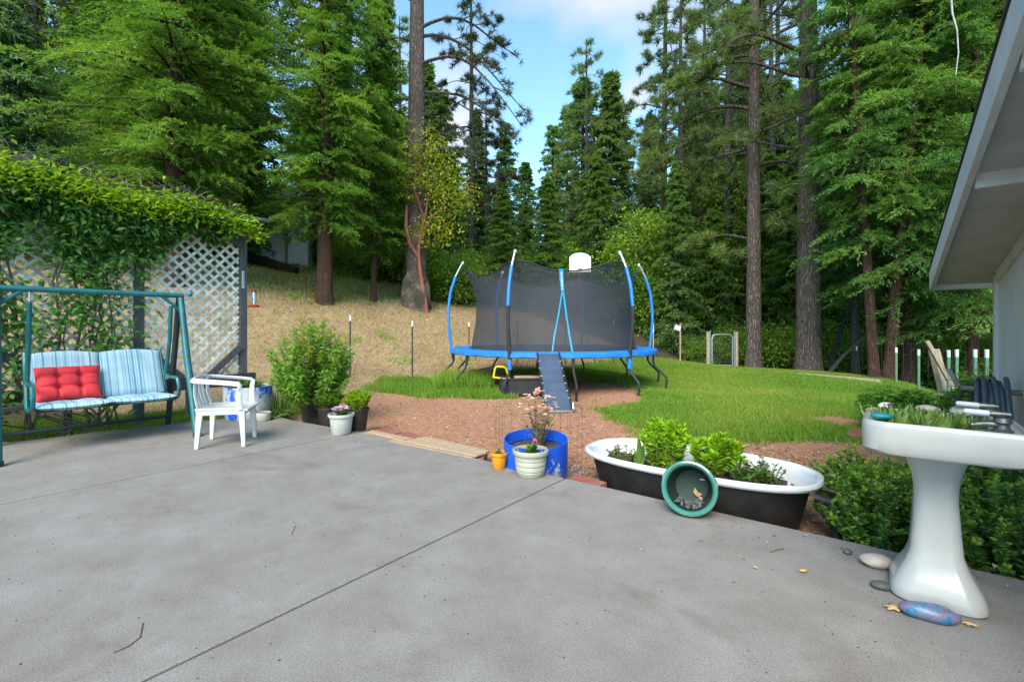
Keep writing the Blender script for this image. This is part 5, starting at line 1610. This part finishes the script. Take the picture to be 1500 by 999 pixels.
for lab, px, py, mat, s, rz in (('smooth cream stone with pink glaze at the left of the sink foot', 1287, 832, 'stone_pale', (.068, .05, .033), -.2),
                                ('dark grey oval pebble touching the sink foot in front of the cream stone', 1294, 864, 'stone_grey', (.042, .028, .018), -.5),
                                ('blue and pink painted oval rock in front of the sink foot', 1366, 910, 'painted_rock', (.098, .042, .034), -.45),
                                ('small dark grey pebble lying alone left of the sink', 1243, 812, 'stone_grey', (.022, .018, .014), .3),
                                ('greenish grey pebble half hidden behind the right of the sink foot', 1420, 846, 'stone_grey', (.03, .022, .016), .6)):
    g = G(px, py)
    t = thing('stone', lab, 'stone', (g.x, g.y + s[1] * .3, s[2] * .85), rz)
    MB().blob((0, 0, 0), s, len(lab), 18, .1).build('body', MT[mat], t)


def oak_leaf(label, px, py, s, rz):
    g = G(px, py)
    pts = []
    for k in range(26):
        a = 2 * PI * k / 26
        r = 1 + .38 * math.sin(a * 6 + .5)
        pts.append((math.cos(a) * s * r, math.sin(a) * s * .6 * r, .006 + .25 * s * math.cos(a * 2) ** 2 * .4))
    mb = MB()
    mb.add([(0, 0, .012)] + pts, [(0, 1 + k, 1 + (k + 1) % 26) for k in range(26)], True)
    tag(mb.build('oak_leaf', MT['tan_leaf'], loc=(g.x, g.y, .003), rz=rz, solid=.0012), label, 'leaf')


MT['tan_leaf'] = M('tan_leaf', (.5, .33, .16), .8, (.36, .22, .1), 20)
oak_leaf('dry tan oak leaf lying left of the painted rock', 1311, 892, .038, .3)
oak_leaf('dry tan oak leaf lying right of the painted rock', 1421, 917, .024, -.6)
oak_leaf('small reddish leaf on the concrete left of the cream stone', 1177, 838, .02, .2)
for lab, pts, r in (('short dark twig on the concrete left of the small pebble', [(1128, 808), (1138, 805), (1148, 803)], .004),
                    ('short pale crooked twig in the middle of the left slab', [(426, 783), (429, 776), (432, 769)], .003),
                    ('thin curved dark twig near the lower left of the patio', [(166, 956), (190, 945), (205, 933), (209, 912)], .0022)):
    q = [G(*a, r) for a in pts]; c = q[0]
    tag(MB().tube([x - c for x in q], r, 5).build('twig', MT['twig'] if 'pale' not in lab else MT['old_wood'], loc=c), lab, 'twig')

# crumbs of bark and soil on the concrete
rng = np.random.default_rng(44)
n = 1100
q = np.stack([rng.uniform(-5.2, 2.6, n), rng.uniform(-3.6, -.05, n)], 1)
pw = np.array([wld(a, b) for a, b in q])
pebbles('crumbs', 'tiny dark crumbs of bark scattered on the concrete', pw + np.array((0, 0, .001)), rng, .0012, .0055, 'crumb') if 'crumb' in MT else None

# small dead leaves blown against the patio edge
n = 150
q = np.stack([rng.uniform(-4.5, 2.6, n), -rng.exponential(.35, n) - .02], 1)
pw = np.array([wld(a, b) for a, b in q]) + np.array((0, 0, .004))
v, f = quads(pw, np.stack([rng.normal(0, 1, n), rng.normal(0, 1, n), rng.uniform(0, .2, n)], 1), rng.normal(0, .25, (n, 3)) + np.array((0, 0, 1.)), rng.uniform(.01, .03, n), rng.uniform(.005, .014, n), .12, .05)
tag(npmesh('leaf_bits', v, f, MT['dead_leaf']), 'tiny dry leaf bits blown along the patio edge', 'leaves', kind='stuff')

# shrubs behind the sink
for lab, x, y, s, seed, hh in (('glossy small leaved shrub between the bathtub and the sink pedestal', 1.95, .38, .95, 201, .44), ('smallest glossy shrub at the lawn end of the bed', 2.15, 1.35, .8, 202, .4),
                               ('glossy small leaved shrub right of the sink pedestal', 2.42, .38, 1.0, 203, .5), ('glossy shrub against the house wall behind the sink', 2.5, .95, 1.05, 204, .55),
                               ('glossy shrub in the middle of the bed, behind the sink pedestal', 1.98, .62, 1.05, 205, .46), ('loose shrub at the far end of the bed beside the lawn', 1.85, 1.15, .95, 206, .46)):
    w_ = wld(x, y)
    sh = shrub(seed, 120, hh, .4, 62, .036, .021, up=.35, base=.26, lo=.05, hvar=.55, curve=.2, topbias=1.15, stem_r=.003)
    t = plant('glossy_shrub', lab, 'shrub', (w_.x, w_.y, gz(w_.x, w_.y) - .02), sh, 'l_shrub', sc_=s)
    s2 = shrub(seed, 120, hh * 1.06, .4, 9, .032, .018, up=.9, base=.26, lo=.86, hvar=.55, curve=.2)
    npmesh('new_leaves', s2[1][0], s2[1][1], MT['l_shrub_new'], t)
for lab, px, Y, hh, seed in (('tall stemmed leafy perennial behind the left corner of the washbasin', 1300, 5.6, .6, 211), ('bushy leafy perennial behind the middle of the washbasin', 1345, 5.4, .55, 212), ('leafy perennial clump under the green posts', 1385, 5.2, .55, 213), ('leafy perennial clump left of the hose coil', 1415, 4.9, .62, 214),
                             ('yellow green leafy perennial rising beside the hose coil', 1432, 5.6, .85, 215)):
    x, y = at(px, Y)
    plant('perennial', lab, 'plant', (x, y, gz(x, y)), shrub(seed, 46, hh, .34, 40, .12, .028, up=.25, base=.2, lo=.2, hvar=.35, curve=.1, droop=.25), 'l_nandina' if seed < 215 else 'l_broad')

# ------------------------------------------------------------------ trampoline
TX, TY = .885, 10.5
TZ = gz(TX, TY - 2) + .0
tr = thing('trampoline', 'large round trampoline with blue pad and black safety net on the lawn', 'trampoline', (TX, TY, TZ))
RT = 2.25; ZM = .80
PA = [-115, -55, 5, 65, 125, 185]


def pol(r, a, z): return Vector((r * math.cos(R(a)), r * math.sin(R(a)), z))


n = 96
mb = MB()
prof = [(1.86, ZM - .02), (1.87, ZM + .012), (2.05, ZM + .022), (2.22, ZM + .012), (2.262, ZM - .012), (2.268, ZM - .075), (2.255, ZM - .09), (2.2, ZM - .085)]
rings = []
for r, z in prof:
    rings.append([pol(r + .006 * math.sin(k * .9) * (r > 2.2), 360 * k / n, z + .008 * math.sin(k * 1.7) * (r > 2.2)) for k in range(n)])
mb.loft(rings)
mb.build('pad', MT['tramp_blue'], tr)
MB().lathe([(.001, ZM - .02), (1.0, ZM - .02), (1.88, ZM - .005)], 64).build('jumping_mat', MT['mat_black'], tr)
MB().tube([pol(2.2, 360 * k / 64, ZM - .07) for k in range(65)], .025, 8).build('frame', MT['galv'], tr)
la = [-115 + 30 * k for k in range(12)]
gl = lambda a: float(ground_h(TX + 2.4 * math.cos(R(a)), TY + 2.4 * math.sin(R(a)))) - TZ - .03
for a in la:
    mid = .4
    MB().tube([pol(2.2, a, ZM - .07), pol(2.2, a, ZM - .25), pol(2.24, a, ZM - .33), pol(2.46, a, .26), pol(2.47, a, .2), pol(2.44, a, min(.05, gl(a)))], .024, 8).build('leg', MT['black_metal'], tr)
for a in (-115, -55, 5, 65, 125, 185):
    p, q = pol(2.44, a, gl(a) + .03), pol(2.44, a + 30, gl(a + 30) + .03)
    MB().tube([p, p.lerp(q, .1), p.lerp(q, .9), q], .02, 8).build('foot_rail', MT['black_metal'], tr)
for a in la[::1]:
    MB().tube([pol(2.24, a + 9, ZM - .07), pol(2.27, a + 10, ZM - .16)], .008, 5).build('pad_tie', MT['mat_black'], tr)
for a in PA:
    ctl = [(2.24, .50), (2.25, .80), (2.31, 1.25), (2.32, 1.6), (2.27, 2.0), (2.16, 2.35), (2.02, 2.62)]
    pts = [pol(r, a, z) for r, z in ctl]
    pl = MB().tube(pts, [.028] * 5 + [.024, .022], 10).build('pole', MT['galv'], tr)
    sub = lambda z0, z1, m=10: [pol(np.interp(z, [c[1] for c in ctl], [c[0] for c in ctl]), a, z) for z in np.linspace(z0, z1, m)]
    if a in (-115, -55):
        MB().tube(sub(.62, 1.64), .036, 10).build('foam_sleeve', MT['foam_black'], pl)
        MB().tube(sub(1.6, 2.36), .032, 10).build('blue_sleeve', MT['tramp_blue'], pl)
        MB().tube(sub(.5, .68, 4), .045, 10).build('blue_cuff', MT['tramp_blue'], pl)
    else:
        MB().tube(sub(.74, 2.36), .032, 10).build('blue_sleeve', MT['tramp_blue'], pl)
    MB().blob(pol(2.0, a, 2.64), (.03, .03, .04), 5, 12, .05).build('pole_cap', MT['cap_teal'], pl)


def netpt(a, t):
    w = (1 + math.cos(R(6 * (a + 115)))) / 2
    zt_ = 2.29 + .19 * w ** 1.6
    rt = 1.80 + .17 * w ** 3
    rw = 1.72 - .02 * w; rb = 1.82
    r = rb + (rw - rb) * math.sin(min(1, t / .55) * PI / 2) if t < .55 else rw + (rt - rw) * ((t - .55) / .45) ** 1.8
    return pol(r + .006 * math.sin(a * .9 + t * 9), a, ZM + .0 + (zt_ - ZM) * t)


mb = MB()
mb.grid(lambda u_, w_: netpt(-115 + 360 * u_, w_), 120, 16)
mb.build('safety_net', MT['net'], tr)
MB().tube([netpt(-115 + 3 * k, 1.0) for k in range(121)], .012, 5, cap=False).tube([netpt(-115 + 3 * k, 0.0) for k in range(121)], .01, 5, cap=False).build('net_rope', MT['mat_black'], tr)
mb = MB()
for a in PA: mb.tube([netpt(a, 1.0), pol(2.0, a, 2.56)], .008, 5).tube([netpt(a, .985), netpt(a + 1, .9) + pol(.03, a, 0)], .008, 5)
mb.build('strap', MT['mat_black'], tr)
# blue zipped entrance
zr = lambda a, t: netpt(a, t) + pol(.012, a, 0)
mb = MB()
mb.tube([zr(-89.5, 1.02), zr(-89.2, .9), zr(-88.4, .74)], [(.012, .045), (.012, .04), (.012, .03)], 8, flat=pol(1, -89, 0))
mb.tube([zr(-88.6, .76), zr(-91, .45), zr(-93.5, .2), zr(-94.8, .0)], [(.008, .016)] * 4, 6, flat=pol(1, -90, 0))
mb.tube([zr(-88.2, .76), zr(-86.0, .45), zr(-84.4, .2), zr(-83, .0)], [(.008, .018)] * 4, 6, flat=pol(1, -86, 0))
zp = mb.build('entry_zip', MT['zip_blue'], tr)
mb = MB()
for k in range(11):
    t = .975 - k * .02
    c = zr(-89.5 + (1 - t) * 4, t) + pol(.013, -89, 0)
    mb.box(c, (.034 if k % 3 else .026, .004, .018))
mb.build('white_print', MT['tpost_white'], zp)
# basketball backboard on the far right pole
bb = pol(2.0, 65, 0)
yb = bb.y - .12
mb = MB()
out = [(-.28, 0)] + [(.28, 0)] + [(.28, .34)] + [(.28 * math.cos(PI * k / 14), .34 + .15 * math.sin(PI * k / 14)) for k in range(1, 14)] + [(-.28, .34)]
m_ = len(out)
vs = [(bb.x + x + .02, yb - .012, 2.66 + z) for x, z in out] + [(bb.x + x + .02, yb + .012, 2.66 + z) for x, z in out]
mb.add(vs, [tuple(range(m_)), tuple(reversed(range(m_, 2 * m_)))] + [(i, i + m_, (i + 1) % m_ + m_, (i + 1) % m_) for i in range(m_)])
bo = mb.build('backboard', MT['tpost_white'], tr)
mb = MB().box((bb.x + .02, yb - .02, 2.725), (.11, .02, .03))
for x in (-.03, 0.0, .03): mb.box((bb.x + .02 + x, yb - .02, 2.76), (.004, .012, .04))
mb.build('rim_bracket', MT['mat_black'], bo)

tr.scale = (.978, .978, 1)
# fabric ladder leaning on the pad
P0 = A(803, 519, 8.2); P1 = A(819, 603, 7.0)
ldr = thing('trampoline_ladder', 'dark blue grey fabric ladder leaning on the trampoline pad', 'ladder', (P1.x, P1.y, gz(P1.x, P1.y)))
q0, q1 = P0 - ldr.location, P1 - ldr.location
q1.z = .03
mb = MB()
mb.grid(lambda a, b: q1.lerp(q0, b) + Vector(((a - .5) * (.36 + .02 * math.sin(b * 9)), 0, 0)) + Vector((0, -.05, 0)) * math.sin(PI * b) * .4 * (math.sin(a * PI)) + Vector((0, .006 * math.sin(b * 40), 0)), 10, 26)
mb.build('panel', MT['ramp_fabric'], ldr, solid=.012)
for s in (-1, 1):
    MB().tube([q0 + Vector((s * .19, .02, .03)), q1 + Vector((s * .2, .02, 0))], .014, 8).build('side_rail', MT['black_metal'], ldr)
MB().tube([q1 + Vector((-.2, .01, 0)), q1 + Vector((-.18, -.07, -.0)), q1 + Vector((.18, -.07, 0)), q1 + Vector((.21, .0, .02)), q1 + Vector((.21, .05, .1))], .016, 8).build('foot_bar', MT['galv'], ldr)
for t in (.2, .32, .45, .58, .72, .86):
    for s in (-1, 1): MB().beam(q1.lerp(q0, t) + Vector((s * .165, -.03, 0)), q1.lerp(q0, t) + Vector((s * .195, -.03, .006)), .006, .008).build('lace', MT['tpost_white'], ldr)

# box planter, board and yellow handle under the trampoline
bxp = A(768, 583, 8.75); bxp.z = gz(bxp.x, bxp.y) + .03
bp = thing('black_crate', 'low black box under the trampoline left of the ladder', 'crate', bxp, .1)
mb = MB(); W_, D_, h_ = .86, .5, .27
for c, s in (((0, -D_ / 2, h_ / 2), (W_, .03, h_)), ((0, D_ / 2, h_ / 2), (W_, .03, h_)), ((-W_ / 2, 0, h_ / 2), (.03, D_, h_)), ((W_ / 2, 0, h_ / 2), (.03, D_, h_)), ((0, 0, .02), (W_, D_, .03))): mb.box(c, s)
mb.build('shell', MT['mat_black'], bp, bevel=.01)
MB().box((0, -D_ / 2 - .005, h_ + .01), (W_ + .04, .05, .025)).box((0, D_ / 2 + .005, h_ + .01), (W_ + .04, .05, .025)).box((-W_ / 2, 0, h_ + .012), (.05, D_, .025)).box((W_ / 2, 0, h_ + .012), (.05, D_, .025)).build('rim', MT['foam_black'], bp, bevel=.008)
tag(MB().box((0, 0, 0), (.62, .2, .028)).build('wood_plank', MT['board_wood'], loc=(bxp.x + .12, bxp.y - .1, bxp.z + .31), rz=.06, bevel=.004), 'pale plank lying across the black box under the trampoline', 'board')
yh = thing('yellow_hoop_toy', 'bright yellow plastic hoop frame standing on the left end of the black box', 'toy', (bxp.x - .42, bxp.y - .12, bxp.z + .28), .1)
MB().tube([(-.14, 0, .02), (-.115, 0, .16), (-.1, 0, .2), (-.07, 0, .215), (.05, 0, .205), (.08, 0, .19), (.1, 0, .14), (.15, 0, -.02)], .019, 8).build('hoop', MT['yellow_plastic'], yh)
MB().beam((-.15, 0, .025), (.16, 0, -.02), .05, .03).build('base_bar', MT['yellow_plastic'], yh, bevel=.006)

# ------------------------------------------------------------------ fence posts, gate, sign
def tpost(px, Y, ytop, mat, label, group=None, w=.034, z0=None, tip=.12):
    p = A(px, ytop, Y)
    zb_ = gz(p.x, p.y) - .1
    t = thing('fence_post', label, 'post', (p.x, p.y, zb_), 0, group)
    h = p.z - zb_
    MB().box((0, .0, (h - tip) / 2), (w, w * .25, h - tip)).box((0, w * .45, (h - tip) / 2), (w * .22, w * .75, h - tip)).build('shaft', MT[mat], t)
    MB().box((0, 0, h - tip / 2), (w * 1.02, w * .27, tip)).box((0, w * .45, h - tip / 2), (w * .24, w * .76, tip)).build('white_tip', MT['tpost_white'], t)
    return t


tpost(513, 10.4, 462, 'tpost_dark', 'dark metal fence post with white tip right of the nandina bush')
tpost(604, 10.7, 470, 'tpost_dark', 'dark metal fence post with white tip alone on the straw slope')
tpost(687, 12.9, 472, 'tpost_dark', 'dark metal fence post just outside the left edge of the trampoline net', w=.03)
for px, Y, yt, lab in ((758, 13.3, 462, 'dark fence post behind the net, right of the front left blue pole'), (828, 13.8, 464, 'dark fence post behind the net, below the backboard'), (899, 14.4, 470, 'dark fence post behind the right part of the net')):
    tpost(px, Y, yt, 'tpost_dark', lab, w=.03)
tpost(957, 14.8, 473, 'board_wood', 'thin orange tinted stake beside the right blue pole of the trampoline', w=.035, tip=.3)
for px, Y, yt, lab in ((1255, 12.4, 507, 'dark fence post with white tip in front of the blue grey trunk'),):
    tpost(px, Y, yt, 'tpost_dark', lab)
for px, Y, yt, lab in ((1313, 10.6, 509, 'farthest green post with white tip, right of the V shaped cedar pair'), (1346, 9.6, 512, 'second farthest green post with white tip, before the dark upright trunk'), (1375, 8.9, 512, 'green post with white tip right behind the tilted wooden post'),
                       (1390, 8.2, 513, 'green post with white tip, left one of the middle pair'), (1402, 7.8, 512, 'green post with white tip, right one of the middle pair'), (1429, 7.2, 512, 'nearest thick green post with white tip, left of the house corner'), (1446, 6.9, 512, 'green post with white tip closest to the house corner')):
    tpost(px, Y, yt, 'tpost_green', lab, w=.045)
# thin fence wires strung along the two post lines
def wirefence(label, pts, zs):
    c = Vector(pts[0]); mb = MB()
    for z in zs:
        for a, b in zip(pts[:-1], pts[1:]):
            a, b = Vector(a) - c, Vector(b) - c
            mb.tube([a + Vector((0, 0, z)), a.lerp(b, .5) + Vector((0, 0, z - .015)), b + Vector((0, 0, z))], .0022, 4, cap=False)
    for a, b in zip(pts[:-1], pts[1:]):
        a, b = Vector(a) - c, Vector(b) - c
        k = int((b - a).length / .3)
        for i in range(k):
            p = a.lerp(b, i / k); mb.tube([p + Vector((0, 0, zs[0])), p + Vector((0, 0, zs[-1]))], .0015, 4, cap=False)
    tag(mb.build('wire_fence', MT['wire'], loc=c), label, 'fence')


def basez(px, Y): x, y = at(px, Y); return (x, y, gz(x, y))


wirefence('thin wire fence along the foot of the straw slope behind the trampoline', [basez(*q) for q in ((400, 10.2), (513, 10.4), (604, 10.7), (687, 12.9), (758, 13.3), (828, 13.8), (899, 14.4), (957, 14.8), (1040, 15.2))], (.15, .4, .65, .9, 1.1))
wirefence('thin wire fence along the green posts at the right lawn edge', [basez(*q) for q in ((1255, 12.4), (1313, 10.6), (1346, 9.6), (1375, 8.9), (1402, 7.8), (1429, 7.2), (1446, 6.9))], (.2, .45, .7, .95))

x, y = at(1368, 8.6)
o = tag(MB().beam((0, 0, 0), A(1368, 512, 8.6) - A(1384, 575, 8.4), .14, .12, up=(0, 1, 0), w1=.12).build('wood_post', MT['old_wood'], loc=A(1384, 575, 8.4), bevel=.01), 'tilted square weathered wooden post among the green posts', 'post')
tag(MB().beam((0, 0, 0), A(1358, 500, 8.3) - A(1398, 572, 8.2), .06, .06).build('wood_pole', MT['old_wood'], loc=A(1398, 572, 8.2), bevel=.006), 'reddish thin pole leaning across the tilted wooden post', 'pole')

gY = 15.4
for lab, px in (('left wooden gate post of the wire gate', 1037), ('right wooden gate post of the wire gate', 1079)):
    p = A(px, 486, gY); z0 = gz(p.x, p.y) - .2
    MT_ = MB().tube([(0, 0, 0), (0, 0, p.z - z0)], .055, 10)
    tag(MT_.build('gate_post', MT['old_wood'], loc=(p.x, p.y, z0)), lab, 'post')
g0, g1 = A(1043, 490, gY), A(1073, 490, gY)
z0 = gz(g0.x, gY) + .03
gt = thing('wire_gate', 'narrow tubular wire gate at the far edge of the lawn', 'gate', (g0.x, gY, z0))
gw, gh = g1.x - g0.x, g0.z - z0
MB().tube([(0, 0, 0), (0, 0, gh - .12), (.04, 0, gh - .03), (.12, 0, gh), (gw - .12, 0, gh), (gw - .04, 0, gh - .03), (gw, 0, gh - .12), (gw, 0, 0), (0, 0, 0)], .022, 8).build('frame', MT['galv'], gt)
mb = MB()
for k in range(1, 9): mb.tube([(gw * k / 9, 0, 0), (gw * k / 9, 0, gh)], .002, 4, cap=False)
for k in range(1, 11): mb.tube([(0, 0, gh * k / 11), (gw, 0, gh * k / 11)], .002, 4, cap=False)
mb.build('wire_mesh', MT['wire'], gt)
for px, lab in ((1040, 'thin galvanised stake beside the left gate post'), (1075.5, 'thin galvanised stake beside the right gate post')):
    p = A(px, 484, gY - .05); zz = gz(p.x, p.y)
    tag(MB().tube([(0, 0, -.1), (0, 0, p.z - zz)], .015, 6).build('gate_stake', MT['galv'], loc=(p.x, p.y, zz)), lab, 'stake')
p = A(996.5, 474, 15.6); zz = gz(p.x, p.y)
sg = thing('marker_post', 'thin pale post with a small white tag left of the wire gate', 'post', (p.x, p.y, zz - .1))
MB().tube([(0, 0, 0), (0, 0, p.z - zz + .1)], .025, 8).build('shaft', MT['board_wood'], sg)
MB().box((-.1, -.03, p.z - zz - .04), (.2, .012, .16), m=Matrix.Rotation(.35, 3, 'Y')).build('tag', MT['tpost_white'], sg)

# ------------------------------------------------------------------ sky, sun, camera
wd = bpy.data.worlds.new('World'); sc.world = wd; wd.use_nodes = True
nt = wd.node_tree
bg = nt.nodes['Background']
sky = nt.nodes.new('ShaderNodeTexSky'); sky.sky_type = 'NISHITA'; sky.sun_disc = False
SUN_EL, SUN_AZ = R(44), R(-163)           # azimuth from +Y towards +X
sky.sun_elevation = SUN_EL; sky.sun_rotation = SUN_AZ
sky.air_density = 1.0; sky.dust_density = .2; sky.ozone_density = .6
tc = nt.nodes.new('ShaderNodeTexCoord'); mp = nt.nodes.new('ShaderNodeMapping'); mp.inputs['Scale'].default_value = (1, 1, 2.2)
mp.inputs['Location'].default_value = CLOUD_LOC
nz = nt.nodes.new('ShaderNodeTexNoise'); nz.inputs['Scale'].default_value = 2.6; nz.inputs['Detail'].default_value = 6; nz.inputs['Roughness'].default_value = .5
nt.links.new(tc.outputs['Generated'], mp.inputs[0]); nt.links.new(mp.outputs[0], nz.inputs['Vector'])
cr = nt.nodes.new('ShaderNodeValToRGB'); cr.color_ramp.elements[0].position = .6; cr.color_ramp.elements[1].position = .86
acc = nz.outputs[0]


def wmath(op, a, b):
    n_ = nt.nodes.new('ShaderNodeMath'); n_.operation = op
    for k, s in enumerate((a, b)):
        if hasattr(s, 'is_output'): nt.links.new(s, n_.inputs[k])
        else: n_.inputs[k].default_value = s
    return n_.outputs[0]


for (px, py), rad, w in CLOUDS:            # banks of cloud at fixed directions of the sky
    dd = Vector(((px - 750) / F, 1, (HZ - py) / F)).normalized()
    vd = nt.nodes.new('ShaderNodeVectorMath'); vd.operation = 'DISTANCE'
    nt.links.new(tc.outputs['Generated'], vd.inputs[0]); vd.inputs[1].default_value = dd
    f_ = wmath('MAXIMUM', wmath('SUBTRACT', 1.0, wmath('DIVIDE', vd.outputs['Value'], rad)), 0.0)
    acc = wmath('ADD', acc, wmath('MULTIPLY', f_, w))
nt.links.new(acc, cr.inputs[0])
tint = nt.nodes.new('ShaderNodeMix'); tint.data_type = 'RGBA'; tint.blend_type = 'MULTIPLY'; tint.inputs[0].default_value = 1; tint.inputs[7].default_value = (.78, .985, .95, 1)
nt.links.new(sky.outputs[0], tint.inputs[6])
mx = nt.nodes.new('ShaderNodeMix'); mx.data_type = 'RGBA'
nt.links.new(cr.outputs[0], mx.inputs[0]); nt.links.new(tint.outputs[2], mx.inputs[6]); mx.inputs[7].default_value = CLOUD_COL
nt.links.new(mx.outputs[2], bg.inputs['Color'])
bg.inputs['Strength'].default_value = SKY_STR

sl = bpy.data.lights.new('sun', 'SUN'); sl.energy = SUN_STR; sl.angle = R(SUN_ANG); sl.color = (1, .9, .77)
so = bpy.data.objects.new('sun', sl); col.objects.link(so)
d = Vector((math.sin(SUN_AZ) * math.cos(SUN_EL), math.cos(SUN_AZ) * math.cos(SUN_EL), math.sin(SUN_EL)))
so.rotation_euler = d.to_track_quat('Z', 'Y').to_euler(); so.location = (0, 0, 30)

cam = bpy.data.cameras.new('camera'); co = bpy.data.objects.new('camera', cam); col.objects.link(co)
co.location = (0, 0, H); co.rotation_euler = (R(90), 0, 0)
cam.sensor_width = 36; cam.lens = 36 * F / 1500; cam.shift_y = -(499.5 - HZ) / 1500
cam.clip_start = .05; cam.clip_end = 500
sc.camera = co

vs_ = sc.view_settings
vs_.view_transform = 'Standard'; vs_.look = 'None'; vs_.gamma = 1; vs_.use_curve_mapping = False; vs_.exposure = EXPO
cy = sc.cycles
cy.use_denoising = True
cy.max_bounces = 10; cy.diffuse_bounces = 8; cy.glossy_bounces = 3; cy.transmission_bounces = 4; cy.transparent_max_bounces = 10
